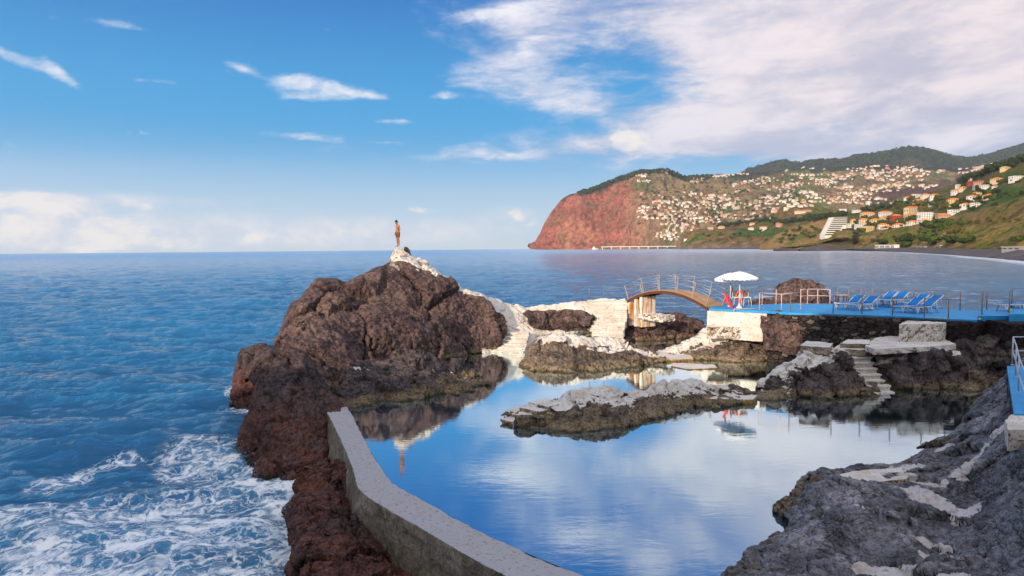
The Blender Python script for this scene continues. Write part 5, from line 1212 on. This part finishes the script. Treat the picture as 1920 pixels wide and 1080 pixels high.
# beach
M_SAND, k = new_mat('dark_beach_sand'); g = k.n('ShaderNodeNewGeometry'); n1 = k.noise(k.scale(g, .4, 1.6, 1), .12, 8, .65); n2 = k.noise(g, 1.1, 5, .6)
sc_ = k.mix(k.ramp(n1, .35, .65), (.035, .030, .033), (.13, .11, .11)); sc_ = k.mix(k.ramp(n2, .6, .75, 0, .5), sc_, (.2, .18, .17))
finish(M_SAND, k, sc_, .9, k.n('ShaderNodeBump', ins={'Strength': .8, 'Distance': .5, 'Height': n2}))
ba = rc.copy(); ba[:, 2] += .25; ba[:, 1] += 6
bb = w([(1462, 467.2), (1530, 467.2), (1590, 467.3), (1650, 468), (1720, 469.5), (1790, 471.5), (1860, 475), (1925, 479), (2120, 494)], 1.0)
bc = w([(1462, 468.3), (1530, 468.6), (1590, 469.2), (1650, 471), (1720, 474.2), (1790, 478.6), (1860, 484.2), (1925, 489.5), (2120, 508)], SEA+.05)
bd = bc.copy(); bd[:, 1] -= 14; bd[:, 2] = SEA-1.5
Gd = loft([ba, bb, bc, bd], 500, 40); P_ = Gd.reshape(-1, 3); P_[:, 2] += .35*fbm(P_*.03, 4)*np.repeat(sstep(1, .75, np.linspace(0, 1, 40)), 500); o = grid_mesh('beach', P_.reshape(Gd.shape), True, False, mats=M_SAND); tag(o, kind='structure')
# strip of shore under the far slopes
Gd = loft([np.array([G(x, y+60, 3) for x, y in ((1215, 4300), (1290, 3500), (1340, 2600), (1400, 2350), (1470, 2080), (1560, 1900))]), np.array([G(x, y-25, 2) for x, y in ((1215, 4300), (1290, 3500), (1340, 2500), (1400, 2250), (1470, 2000), (1560, 1700))]), np.array([G(x, y-70, SEA-1) for x, y in ((1215, 4300), (1290, 3500), (1340, 2500), (1400, 2250), (1470, 1950), (1560, 1600))])], 300, 20)
o = grid_mesh('beach', Gd, True, False, mats=M_SAND); tag(o, kind='structure')
# low dark skerries at the end of the beach
for i, (pts, Yr, lb) in enumerate([([(1450, 468), (1466, 466), (1480, 466.3), (1496, 467), (1504, 468.4)], 1200, 'low dark skerry in the bay, the flatter left one at the beach end'),
                                   ([(1496, 468), (1512, 464), (1528, 460), (1540, 457.5), (1552, 459), (1560, 464), (1585, 468)], 1150, 'craggy dark skerry rising at the far end of the beach')]):
    A_ = q([(x, y, Yr) for x, y in pts]); B_ = A_.copy(); B_[:, 1] -= 22; B_[:, 2] = SEA
    rock('skerry', [A_, B_], lb, M_ROCK_D, depth=30, res=1.6, amp=1.3, freq=.07, crack=1.2, cfreq=.08, facet=.2, fine=.3, under=2, out=2, crust=0, seed=i*9.)

# ------------------------------------------------------------------ buildings
def cast(px, py, names, depth=0):
    d = Vector(ray(px, py)).normalized(); best = None
    for nm in names:
        h = LAND[nm][1].ray_cast(Vector(CAM), d)
        if h[0] is not None and (best is None or h[3] < best[3]): best = h
    if best is None and depth < 6: return cast(px, py+2, names, depth+1)
    return best[0] if best else None
def wallm(name, c):
    m, k = new_mat(name); g = k.n('ShaderNodeNewGeometry'); n_ = k.noise(g, .5, 5, .6)
    return finish(m, k, k.mix(n_, tuple(x*.8 for x in c), c), .9, spec=.1)
WM = {'w': wallm('white_render', (.74, .70, .64)), 'c': wallm('cream_render', (.66, .52, .34)), 'y': wallm('yellow_render', (.66, .50, .22)), 'p': wallm('pink_render', (.58, .33, .24)),
      'r': wallm('red_render', (.40, .06, .035)), 'g': wallm('grey_render', (.30, .30, .30))}
RM = {'o': wallm('orange_roof_tiles', (.72, .22, .05)), 'b': wallm('brown_roof_tiles', (.30, .12, .06)), 'f': wallm('flat_roof', (.5, .47, .43))}
M_WIN = plain('window_glass', (.035, .045, .055), .25, .3, 1, .5)
M_GTRIM = plain('balcony_slab', (.62, .60, .56), .8, .1, 1)
def house_parts(wd, dp, ht, wc, rc, floors=2, nwin=4, roof='hip'):
    m = MB(); m.box((0, 0, ht/2-3), (wd, dp, ht+6)); wall = ('wall', m, WM[wc])
    m2 = MB()
    if roof == 'hip':
        e_ = .6; rh = min(wd, dp)*.24; x, y = wd/2+e_, dp/2+e_; rx = max(.3, x-y)
        vs = [m2.bm.verts.new(p) for p in ((-x, -y, ht), (x, -y, ht), (x, y, ht), (-x, y, ht), (-rx, 0, ht+rh), (rx, 0, ht+rh), (-x, -y, ht-.25), (x, -y, ht-.25), (x, y, ht-.25), (-x, y, ht-.25))]
        for f in ((0, 1, 5, 4), (1, 2, 5), (2, 3, 4, 5), (3, 0, 4), (6, 7, 1, 0), (7, 8, 2, 1), (8, 9, 3, 2), (9, 6, 0, 3), (9, 8, 7, 6)): m2.bm.faces.new([vs[i] for i in f])
    else:
        m2.box((0, 0, ht+.2), (wd+.3, dp+.3, .4))
    return wall, ('roof', m2, RM[rc])
def house(px, py, wpx, hpx, wc, rc, label, names=('town_hill', 'grassy_slope', 'headland', 'sea_cliff'), roof='hip', floors=None, dr=.75, rz=None, cat='house', group=None, name='house'):
    p = cast(px, py, names)
    if p is None: print('no ground for', label); return None
    sc_ = p.y/FPX; wd, ht = wpx*sc_*.88, hpx*sc_*.82; dp = max(7, min(wd*dr, 14))
    root = empty(name, p, R(random.uniform(-18, 18) if rz is None else rz)); tag(root, label, cat, group)
    for nm, m, mt in house_parts(wd, dp, ht*.8 if roof == 'hip' else ht, wc, rc, roof=roof): m.build(nm, mt, root)
    floors = floors or max(1, int(round(ht/3.6))); n = max(2, int(wd/4.2)); hh = (ht*.8 if roof == 'hip' else ht)
    for f in range(floors):
        for i in range(n):
            x = -wd/2+(i+.5)*wd/n; z = hh*(f+.55)/floors
            MB().box((x, -dp/2-.02, z), (wd/n*.45, .16, hh/floors*.5)).build('window', M_WIN, root)
    for sy_ in (-.25, .25): MB().box((-wd/2-.02, dp*sy_, hh*.6), (.16, dp*.18, hh*.25)).build('window', M_WIN, root)
    return root
H = [ # px, py(base), w, h, wall, roof, label
 (1717, 403, 50, 20, 'c', 'o', 'long cream hotel with arcaded floors and a long orange roof, midway up the hill'),
 (1660, 405, 24, 11, 'w', 'o', 'white house with orange roof just left of the long cream hotel'),
 (1626, 406, 26, 10, 'c', 'o', 'broad low house with a big orange roof above the terraced white hotel'),
 (1680, 415, 20, 16, 'r', 'o', 'deep red house below the long cream hotel'),
 (1734, 418, 26, 24, 'w', 'f', 'tall flat-roofed white block right of the red house'),
 (1706, 411, 18, 12, 'c', 'o', 'cream house between the red house and the tall white block'),
 (1768, 411, 24, 12, 'p', 'o', 'pink arcaded house right of the tall white block'),
 (1619, 421, 18, 14, 'c', 'o', 'cream three-storey house right of the terraced white hotel, upper row'),
 (1640, 422, 18, 15, 'y', 'o', 'yellow house in the row below the broad orange roof'),
 (1658, 414, 16, 10, 'c', 'o', 'cream house left of the deep red house'),
 (1600, 418, 12, 9, 'y', 'o', 'small yellow house at the left end of the lower row'),
 (1594, 426, 14, 8, 'w', 'f', 'small flat-roofed white house next to the terraced white hotel'),
 (1610, 428, 14, 9, 'w', 'f', 'flat-roofed white house above the dark sea-cliff gully'),
 (1628, 435, 18, 13, 'y', 'f', 'yellow house with dark windows above the grassy slope, furthest left'),
 (1655, 428, 20, 10, 'w', 'o', 'white house in the lowest row, third from the left'),
 (1664, 432, 24, 9, 'w', 'o', 'low white house with bright orange roof in the lowest row'),
 (1685, 428, 22, 10, 'w', 'o', 'white house right of the low one with the bright orange roof'),
 (1711, 423, 20, 11, 'w', 'o', 'white house with rounded windows below the tall white block'),
 (1732, 420, 20, 10, 'w', 'o', 'white house with orange roof at the foot of the tall white block'),
 (1690, 419, 14, 8, 'w', 'o', 'small white house tucked below the deep red house'),
 (1788, 401, 18, 9, 'w', 'f', 'flat-roofed white house with dark windows near the grassy skyline'),
 (1812, 390, 20, 11, 'w', 'o', 'white two-storey house right of the yellow villa'),
 (1787, 384, 22, 15, 'y', 'o', 'yellow villa with orange roof in the upper middle of the hill'),
 (1750, 388, 17, 10, 'w', 'o', 'white villa left of the yellow villa'),
 (1829, 388, 16, 9, 'w', 'f', 'white flat house at the right end of the villa row'),
 (1825, 376, 22, 12, 'w', 'o', 'white house with red roof among trees above the villa row'),
 (1836, 366, 20, 8, 'c', 'o', 'cream house with long orange roof above the plantation edge'),
 (1855, 372, 20, 9, 'c', 'o', 'cream house with orange roof at the right edge of the town'),
 (1752, 373, 18, 11, 'w', 'o', 'white house on the skyline above the villas'),
 (1735, 371, 16, 9, 'w', 'o', 'white house second from the right on the skyline row'),
 (1718, 371, 14, 8, 'w', 'f', 'white flat house in the skyline row'),
 (1702, 374, 12, 6, 'w', 'o', 'small white house at the left of the skyline row'),
 (1722, 380, 18, 7, 'c', 'o', 'cream house under the skyline row'),
 (1735, 383, 14, 6, 'c', 'b', 'small cream house with brown roof under the skyline row'),
 (1663, 386, 16, 7, 'c', 'f', 'beige flat house on the ridge left of the skyline row'),
 (1610, 398, 26, 5, 'w', 'f', 'long low white building on the ridge above the terraced hotel'),
 (1580, 397, 14, 6, 'w', 'f', 'white building on the ridge at the top of the terraced hotel'),
 (1794, 362, 18, 8, 'w', 'o', 'white house with orange roof left of the plantation'),
 (1796, 352, 8, 7, 'w', 'f', 'tiny white cube house at the edge of the trees'),
 (1806, 356, 14, 7, 'c', 'o', 'small cream house beside the tiny cube house'),
 (1822, 345, 14, 6, 'r', 'b', 'small red house with brown roof high on the right'),
 (1838, 345, 20, 7, 'p', 'b', 'pink house with brown roof high on the right'),
 (1870, 341, 22, 8, 'c', 'o', 'cream house with orange roof near the top right'),
 (1850, 352, 22, 6, 'w', 'f', 'long white house above the plantation'),
 (1906, 338, 24, 9, 'w', 'f', 'large white house at the upper right edge'),
 (1830, 352, 12, 6, 'g', 'f', 'small grey house above the plantation'),
 (1866, 352, 10, 5, 'w', 'o', 'small white house right of the long white one'),
 (1823, 336, 12, 8, 'c', 'o', 'tan house against the dark trees at the upper skyline'),
 (1885, 318, 16, 6, 'y', 'f', 'yellow house on the top ridge among dark trees'),
 (1757, 405, 20, 5, 'g', 'f', 'low grey building right of the long cream hotel'),
 (1464, 428, 0, 0, '', '', ''),
 (1465, 423, 22, 7, 'p', 'o', 'rust-coloured house at the left foot of the terraced hotel slope'),
 (1408, 431, 11, 6, 'w', 'o', 'white house with orange roof on the green terraces of the headland, left one'),
 (1431, 431, 14, 8, 'w', 'o', 'white villa on the green terraces of the headland, right one'),
 (1352, 425, 14, 4, 'c', 'o', 'cream house with orange roof at the headland edge'),
 (1332, 427, 10, 4, 'c', 'f', 'small house furthest left on the headland edge'),
 (1410, 421, 10, 4, 'c', 'o', 'small house with bright orange roof behind the headland trees'),
 (1500, 399, 22, 6, 'c', 'b', 'long cream house on the brown knoll'),
 (1512, 397, 18, 5, 'p', 'b', 'pink house right of the long cream one on the brown knoll'),
]
for h_ in H:
    if not h_[2]: continue
    house(*h_[:7], roof='flat' if h_[5] == 'f' else 'hip', names=('town_hill', 'headland') if h_[0] > 1440 else ('headland',))

# terraced white hotel stepping down the cliff edge
p = cast(1556, 441, ('town_hill', 'grassy_slope')); p2_ = cast(1570, 436, ('town_hill', 'grassy_slope'))
p = Vector(Q(1545, 442, 1530)); sc_ = p.y/FPX
ht_ = empty('terraced_hotel', p); tag(ht_, 'white terraced hotel stepping up the slope above the sea, with stacked balconies', 'hotel')
for i in range(9):
    x0 = i*3.1*sc_; x1 = (22 + i*3.6)*sc_ if i < 5 else (38+i*1.5)*sc_; z = i*3.9*sc_
    cx_, wd_ = (x0+x1)/2, (x1-x0)*1.0
    MB().box((cx_, i*2.5*sc_+8, z+1.95*sc_-4), (wd_, 16+10, 3.9*sc_+8)).build('storey', WM['w'], ht_)
    MB().box((cx_-.3*sc_, i*2.5*sc_-6.2, z+3.4*sc_), (wd_+.6*sc_, 4, .7*sc_)).build('balcony_slab', M_GTRIM, ht_)
    MB().box((cx_, i*2.5*sc_-5.3, z+1.9*sc_), (wd_*.97, .5, 1.7*sc_)).build('window_band', M_WIN, ht_)
tw = cast(1627, 392, ('town_hill', 'headland')); sc_ = tw.y/FPX
tr_ = empty('white_tower', tw); tag(tr_, 'slim white tower standing on the ridge above the terraced hotel', 'tower')
MB().box((0, 0, 9*sc_-3), (4.2*sc_, 5*sc_, 18*sc_+6)).build('shaft', WM['w'], tr_); MB().box((0, 0, 18.2*sc_), (5*sc_, 6*sc_, .8*sc_)).build('cap', WM['w'], tr_)
# long white shed and beach huts
def beachbox(px0, px1, py, hpx, z, label, wc='w', cat='building', rc='f'):
    A_ = W(px0, py, z); B_ = W(px1, py, z); c = (A_+B_)/2; wd = np.linalg.norm(B_-A_); ht = hpx*c[1]/FPX
    root = empty('beach_building', c, math.atan2(B_[1]-A_[1], B_[0]-A_[0])); tag(root, label, cat)
    MB().box((0, 4, ht/2-1), (wd, 8, ht+2)).build('wall', WM[wc], root)
    MB().box((0, 4, ht+.15), (wd+.8, 8.8, .35)).build('roof', RM[rc] if rc in RM else WM['w'], root)
    n = max(3, int(wd/4))
    for i in range(n):
        if i % 4 != 3: MB().box((-wd/2+(i+.5)*wd/n, -.05, ht*.45), (wd/n*.6, .14, ht*.4)).build('window', M_WIN, root)
    return root
beachbox(1640, 1676, 466.0, 7.0, 2.0, 'long white shed with dark windows at the back of the beach', cat='shed')
beachbox(1762, 1796, 465.4, 6, 3.0, 'white beach building with small openings below the grassy slope')
beachbox(1822, 1842, 465.8, 4, 3.2, 'small orange-striped beach hut right of the white beach building', 'p', 'hut', 'o')
beachbox(1878, 1912, 468.3, 5, 3.4, 'grey beach shelter at the right end of the beach', 'g', 'shelter')
beachbox(1716, 1732, 465.0, 3, 3.0, 'low dark hut between two round bushes behind the beach', 'g', 'hut')

# far jetty and boat
A_, B_ = G(1127, 4050, 0), G(1272, 3900, 0); c = (A_+B_)/2; L_j = np.linalg.norm(B_-A_)
jt = empty('jetty', c, math.atan2(B_[1]-A_[1], B_[0]-A_[0])); tag(jt, 'long pale jetty on piles below the great sea cliff', 'jetty')
MB().box((0, 0, 13), (L_j, 9, 3.2)).build('jetty_deck', WM['w'], jt)
for x in np.linspace(-.48, .48, 9): MB().box((x*L_j, 0, 5), (5, 7, 14)).build('pile', WM['c'], jt)
c = G(1115, 3600, SEA); bt = empty('boat', c, .15); tag(bt, 'white boat with mast moored off the end of the long jetty', 'boat')
m = MB(); prof = [(-16, 0), (-14, 3.6), (-4, 4.4), (8, 4.0), (15, 2.2), (19, 0)]
vb = []
for x, y in prof: vb.append([m.bm.verts.new((x, y, 5.5+.02*x*x*.3)), m.bm.verts.new((x, -y, 5.5+.02*x*x*.3)), m.bm.verts.new((x*.9, y*.6, -1)), m.bm.verts.new((x*.9, -y*.6, -1))])
for a_, b_ in zip(vb[:-1], vb[1:]): m.bm.faces.new((a_[0], b_[0], b_[2], a_[2])); m.bm.faces.new((a_[1], a_[3], b_[3], b_[1])); m.bm.faces.new((a_[0], a_[1], b_[1], b_[0]))
m.build('hull', WM['w'], bt); MB().box((-4, 0, 9), (12, 6, 7)).box((-5, 0, 14), (7, 5, 4)).build('wheelhouse', WM['w'], bt)
MB().tube([(2, 0, 5), (2, 0, 30)], .7, 6).build('mast', WM['g'], bt); MB().tube([(2, 0, 10), (13, 0, 19)], .5, 6).build('boom', WM['g'], bt)

# far houses: one mesh per variant, copied
def far_mesh(i, mats):
    wd, dp, ht = random.uniform(15, 26), random.uniform(11, 15), random.uniform(8, 12)
    bm = bmesh.new()
    def bx(x0, x1, y0, y1, z0, z1, mi):
        vs = [bm.verts.new(p) for p in ((x0, y0, z0), (x1, y0, z0), (x1, y1, z0), (x0, y1, z0), (x0, y0, z1), (x1, y0, z1), (x1, y1, z1), (x0, y1, z1))]
        for f in ((0, 3, 2, 1), (4, 5, 6, 7), (0, 1, 5, 4), (1, 2, 6, 5), (2, 3, 7, 6), (3, 0, 4, 7)): bm.faces.new([vs[j] for j in f]).material_index = mi
    bx(-wd/2, wd/2, -dp/2, dp/2, -10, ht, 0)
    if i % 2: bx(wd*.5, wd*.8, -dp/3, dp/2, -10, ht*.6, 0)
    x, y, e_ = wd/2+.7, dp/2+.7, max(1, wd/2-dp/2)
    vs = [bm.verts.new(p) for p in ((-x, -y, ht+.02), (x, -y, ht+.02), (x, y, ht+.02), (-x, y, ht+.02), (-e_, 0, ht+3), (e_, 0, ht+3))]
    for f in ((0, 1, 5, 4), (1, 2, 5), (2, 3, 4, 5), (3, 0, 4)): bm.faces.new([vs[j] for j in f]).material_index = 1
    for s_ in range(3): bx(-wd*.4+s_*wd*.3, -wd*.4+s_*wd*.3+wd*.14, -dp/2-.15, -dp/2+.1, ht*.45, ht*.8, 2)
    me = bpy.data.meshes.new('far_house'); bm.normal_update(); bm.to_mesh(me); bm.free()
    for m_ in mats: me.materials.append(m_)
    return me
FM = [far_mesh(i, (WM['wwcwp'[i % 5]], RM['obobf'[(i*2) % 5]], M_WIN)) for i in range(10)]
# settlement clusters: (px, py, spread x, spread y, count, slant)
CL = [(1215, 388, 22, 6, 20, .0), (1245, 380, 26, 8, 28, .15), (1215, 404, 20, 10, 32, .5), (1250, 405, 28, 13, 62, .4), (1285, 395, 22, 10, 42, .1), (1300, 408, 22, 8, 36, .3), (1270, 425, 26, 9, 42, -.3), (1248, 440, 18, 6, 26, -.3), (1265, 448, 16, 4, 16, 0),
      (1205, 332, 14, 3, 10, 0), (1248, 322, 8, 2.5, 8, 0), (1210, 340, 24, 3, 8, .1), (1310, 335, 22, 4, 22, -.1), (1350, 330, 20, 4, 16, -.2), (1385, 322, 26, 4, 12, -.1), (1320, 368, 30, 8, 40, .4), (1360, 375, 26, 6, 30, .3), (1340, 385, 40, 10, 36, 0),
      (1400, 348, 30, 8, 26, -.5), (1430, 340, 20, 6, 22, -.4), (1400, 385, 50, 10, 44, -.2), (1450, 370, 40, 8, 40, -.3), (1480, 345, 30, 9, 40, -.5), (1510, 325, 30, 8, 32, .1), (1540, 335, 26, 9, 34, .4), (1500, 362, 36, 8, 42, .5),
      (1560, 345, 30, 9, 40, .4), (1580, 330, 24, 8, 30, 0), (1620, 322, 30, 6, 34, 0), (1655, 335, 34, 9, 54, .1), (1700, 318, 34, 6, 46, .1), (1680, 345, 40, 8, 34, 0), (1600, 360, 40, 8, 38, .3), (1640, 358, 40, 8, 34, .1), (1560, 375, 36, 7, 30, .3), (1600, 380, 40, 5, 30, .3),
      (1720, 335, 20, 7, 16, 0), (1740, 352, 26, 5, 14, -.2), (1835, 318, 20, 6, 30, -.5), (1860, 305, 22, 4, 18, -.3), (1810, 322, 14, 4, 8, 0), (1380, 405, 60, 7, 36, 0), (1440, 395, 30, 6, 16, 0), (1330, 415, 34, 4, 18, 0), (1500, 385, 30, 3, 10, 0), (1760, 320, 16, 4, 5, 0)]
cand = []
rs = np.random.RandomState(3)
for (cx_, cy_, sx_, sy_, n, sl) in CL:
    # houses string along lanes
    lanes = [(rs.normal()*.5, rs.uniform(-.12, .12)+sl*.3) for _ in range(max(2, n//7))]
    for i in range(n):
        l0, ls = lanes[i % len(lanes)]; u = rs.normal()*.55
        px = cx_+u*sx_; py = cy_+l0*sy_*1.3+ls*u*sx_+rs.normal()*.9
        p = cast(px, py, ('sea_cliff', 'headland', 'town_hill'))
        if p is None or p.z < 12 or p.y < 2100: continue
        cand.append((p, px, py))
vis = [(p.y, p) for p, _, _ in cand]
vis.sort(key=lambda t: t[0])
keep = []
for Y_v, p in vis:
    if all((p-q_).length > 15 for q_ in keep[-160:]): keep.append(p)
ind, rest = keep[:240], keep[240:]
for i, p in enumerate(ind):
    o = bpy.data.objects.new('far_house', FM[i % 10]); COL.objects.link(o); o.location = p; s_ = random.uniform(.55, .95); o.scale = (s_, s_, s_); o.rotation_euler = (0, 0, random.uniform(-.6, .6))
    tag(o, 'small pale far-off house on the lower settled slopes across the bay', 'house', 'far-off houses on the lower slopes across the bay')
bm = bmesh.new()
for i, p in enumerate(rest):
    me = FM[i % 10]; n0 = len(bm.verts); f0 = len(bm.faces); bm.from_mesh(me); bm.verts.ensure_lookup_table()
    s_ = random.uniform(.55, 1.1); M_ = Matrix.Translation(p) @ Matrix.Rotation(random.uniform(-.6, .6), 4, 'Z') @ Matrix.Scale(s_, 4)
    bmesh.ops.transform(bm, matrix=M_, verts=bm.verts[n0:])
    bm.faces.ensure_lookup_table(); mi = i % 10
    for f in bm.faces[f0:]: f.material_index = f.material_index+3*(mi % 5)
me = bpy.data.meshes.new('distant_houses'); bm.to_mesh(me); bm.free()
for j in range(5):
    for m_ in FM[j].materials: me.materials.append(m_)
o = bpy.data.objects.new('distant_houses', me); COL.objects.link(o)
tag(o, 'hundreds of tiny white houses scattered over the far mountain slopes', 'houses', kind='stuff')

# ------------------------------------------------------------------ trees and bushes
def leafmat(name, c1, c2):
    m, k = new_mat(name); g = k.n('ShaderNodeNewGeometry'); n_ = k.noise(g, .35, 5, .7); ob = k.n('ShaderNodeObjectInfo', out=5)
    c = k.mix(k.ramp(n_, .3, .7), c1, c2); return finish(m, k, c, .9, spec=.1)
LM = [leafmat('dark_foliage', (.018, .030, .010), (.050, .072, .020)), leafmat('green_foliage', (.035, .06, .012), (.08, .11, .025)), leafmat('olive_foliage', (.07, .07, .018), (.15, .12, .035))]
M_TRUNK = plain('bark', (.10, .07, .05), .9, .3, 1)
def crown_bm(rad, hgt, n, rs_, bm=None, off=Vector((0, 0, 0)), leaf=.9):
    bm = bm or bmesh.new()
    lobes = [(Vector((rs_.normal()*.42, rs_.normal()*.42, rs_.uniform(-.2, .75))), rs_.uniform(.35, .62)) for _ in range(7)]
    for i in range(n):
        c, r_ = lobes[i % 7]; d = Vector((rs_.normal(), rs_.normal(), rs_.normal())).normalized(); q_ = c+d*r_*rs_.uniform(.75, 1.08)
        P0 = off+Vector((q_.x*rad, q_.y*rad, hgt*.55+q_.z*hgt*.42)); s_ = leaf*rs_.uniform(.6, 1.3)
        t1 = Vector((rs_.normal(), rs_.normal(), rs_.normal())).normalized(); t2 = t1.cross(d).normalized(); t1 = (t1+d*.3).normalized()
        vs = [bm.verts.new(P0+t1*s_*a_+t2*s_*b_) for a_, b_ in ((-1, -.6), (.2, -1), (1, .1), (.3, .9), (-.7, .7))]
        bm.faces.new(vs)
    return bm
TR = []
for i in range(5):
    rs_ = np.random.RandomState(50+i); bm = crown_bm(4.2, 8.5, 420, rs_); me = bpy.data.meshes.new('crown'); bm.to_mesh(me); bm.free(); me.materials.append(LM[[0, 0, 1, 2, 1][i]])
    m = MB(); m.tube([(0, 0, -2), (.2, 0, 2.2), (.1, .2, 5)], .45, 7, .22).tube([(.15, .1, 2.6), (1.6, .5, 5.2)], .2, 5, .1).tube([(.15, .1, 2.4), (-1.5, -.4, 5)], .2, 5, .1)
    tm = bpy.data.meshes.new('trunk'); m.bm.to_mesh(tm); m.bm.free(); tm.materials.append(M_TRUNK); TR.append((me, tm))
def tree(px, py, hpx, v, label, group, names=('town_hill', 'headland'), p=None, name='tree', cat='tree', flat=1.0):
    p = p or cast(px, py, names)
    if p is None: return
    h = hpx*p.y/FPX; s_ = h/8.5*1.45
    root = empty(name, p, random.uniform(0, 6)); root.scale = (s_*flat, s_*flat, s_); tag(root, label, cat, group)
    for nm, me in zip(('crown', 'trunk'), TR[v]): link(nm, me, root)
for px, py, h, v, lb in [(1703, 462, 16, 1, 'round dark bush behind the beach, left of the two big ones'), (1740, 463, 22, 2, 'largest round green bush behind the beach'), (1782, 461, 14, 0, 'dark olive bush right of the largest bush, above the white beach building'),
                         (1808, 463, 14, 1, 'spreading green bush right of the white beach building'), (1694, 464, 9, 4, 'small green bush at the left foot of the round dark bush'), (1757, 436, 20, 4, 'bright green shrub high on the grassy slope'),
                         (1790, 444, 12, 3, 'yellowish shrub low on the grassy slope'), (1906, 455, 10, 2, 'green bush on the grassy slope at the right edge'), (1653, 462, 10, 0, 'small dark tree behind the long white shed'), (1725, 455, 9, 3, 'olive bush above the gap of the two big bushes')]:
    tree(px, py, h, v, lb, None, names=('grassy_slope',), name='bush', cat='bush', flat=1.35)
rs2 = np.random.RandomState(8)
def band(n, fx, fy, h0, h1, vs, label, group, names):
    for i in range(n):
        t = (i+rs2.uniform(0, 1))/n; tree(fx(t), fy(t)+rs2.normal()*1.2, rs2.uniform(h0, h1), vs[rs2.randint(len(vs))], label, group, names)
T_ = ('town_hill',); HL = ('headland',)
band(26, lambda t: 1525+t*60, lambda t: 413-t*8, 4, 8, (0, 0, 1), 'dark tree in the belt on the slope left of the terraced hotel', 'trees left of the terraced hotel', T_)
band(22, lambda t: 1452+t*80, lambda t: 424-t*12, 5, 9, (0, 1, 0), 'dark tree in the line running down from the hotel towards the headland', 'trees between hotel and headland', T_+HL)
band(18, lambda t: 1615+t*75, lambda t: 398-t*12, 4, 9, (0, 2, 0), 'dark green tree on the ridge behind the long cream hotel', 'ridge trees above the cream hotel', T_)
band(60, lambda t: 1598+t*165, lambda t: 425-t*14+rs2.normal()*6, 4, 8, (1, 2, 4), 'green tree between the houses of the lower town', 'garden trees of the lower town', T_)
band(70, lambda t: 1685+t*185, lambda t: 397-t*24+rs2.normal()*8, 4, 9, (1, 2, 3, 4), 'garden tree between the villas of the upper town', 'garden trees of the upper town', T_)
band(34, lambda t: 1800+t*120, lambda t: 378-t*12+rs2.normal()*3, 3, 6, (1, 2, 4), 'bushy plant in the plantation above the grassy slope', 'plantation above the grassy slope', T_)
band(22, lambda t: 1803+t*120, lambda t: 345-t*42, 7, 14, (0, 0, 1), 'tall dark tree on the upper right skyline', 'dark trees on the upper right skyline', T_)
band(20, lambda t: 1800+t*125, lambda t: 356-t*20+rs2.normal()*4, 3, 6, (1, 0, 4), 'tree among the highest houses on the right', 'trees among the highest houses', T_)
band(26, lambda t: 1345+t*110, lambda t: 421-t*6, 4, 7, (0, 0, 1), 'dark tree along the top of the headland', 'trees along the top of the headland', HL)
band(18, lambda t: 1300+t*170, lambda t: 445+t*2+rs2.normal()*5, 2.5, 5, (1, 3, 4), 'low bush on the ochre face of the headland', 'bushes on the headland face', HL)
band(26, lambda t: 1462+t*80, lambda t: 447-t*14+rs2.normal()*6, 3, 6, (1, 3, 2), 'scrubby bush on the brown slope below the terraced hotel', 'scrub below the terraced hotel', T_)
band(30, lambda t: 1640+t*280, lambda t: 440-t*30+rs2.normal()*8, 3, 7, (3, 2, 3), 'olive scrub bush scattered over the grassy slope', 'scrub on the grassy slope', ('grassy_slope',))
# forest on the far skyline, one mass
bm = bmesh.new(); rs_ = np.random.RandomState(4)
def forest(n, fx, names, up, s0):
    for i in range(n):
        px, py = fx(); p = cast(px, py, names)
        if p is None: continue
        s_ = s0*rs_.uniform(.6, 1.3)
        for j in range(9):
            d = Vector((rs_.normal(), rs_.normal(), abs(rs_.normal()))).normalized(); c = p+Vector((d.x*s_, d.y*s_, d.z*s_*1.1)); t1 = Vector(rs_.normal(size=3)).normalized(); t2 = t1.cross(d).normalized()
            bm.faces.new([bm.verts.new(c+t1*s_*.55*a_+t2*s_*.55*b_) for a_, b_ in ((-1, -.5), (.4, -1), (1, .4), (-.3, 1))])
sky0 = [(1082, 362), (1110, 353), (1165, 332), (1200, 321), (1250, 318), (1285, 331), (1340, 329)]
def fx0():
    t = rs_.uniform(0, 1); x = 1085+t*250; return x, float(np.interp(x, [s_[0] for s_ in sky0], [s_[1] for s_ in sky0]))+abs(rs_.normal())*3+.6
def fx1():
    x = rs_.uniform(1400, 1925); return x, float(np.interp(x, [1400, 1450, 1472, 1502, 1530, 1578, 1645, 1685, 1722, 1770, 1818, 1870, 1925], [317, 303, 300, 305, 298, 301, 286, 278, 275, 288, 296, 285, 270]))+abs(rs_.normal())*11+.5
forest(420, fx0, ('sea_cliff',), 0, 13); forest(1500, fx1, ('mountains',), 0, 17)
forest(260, lambda: (rs_.uniform(1200, 1500), rs_.uniform(335, 430)), ('sea_cliff',), 0, 10)
me = bpy.data.meshes.new('forest'); bm.to_mesh(me); bm.free(); me.materials.append(LM[0]); o = bpy.data.objects.new('forest', me); COL.objects.link(o)
tag(o, 'dark forest covering the ridges of the far mountains', 'forest', kind='stuff')
# ------------------------------------------------------------------ air
m, k = new_mat('haze_air'); m.node_tree.nodes.clear(); k = NT(m.node_tree)
pv = k.n('ShaderNodeVolumePrincipled', ins={'Color': (.80, .88, 1.0, 1), 'Density': 3.0e-5, 'Anisotropy': .2})
ou = k.N.new('ShaderNodeOutputMaterial'); k.L.new(pv, ou.inputs['Volume'])
b = MB(); b.box((0, 5750, 740), (24000, 12600, 1530)); hz_o = b.build('haze', m); tag(hz_o, 'thin blue sea air over the bay', 'haze', kind='stuff')
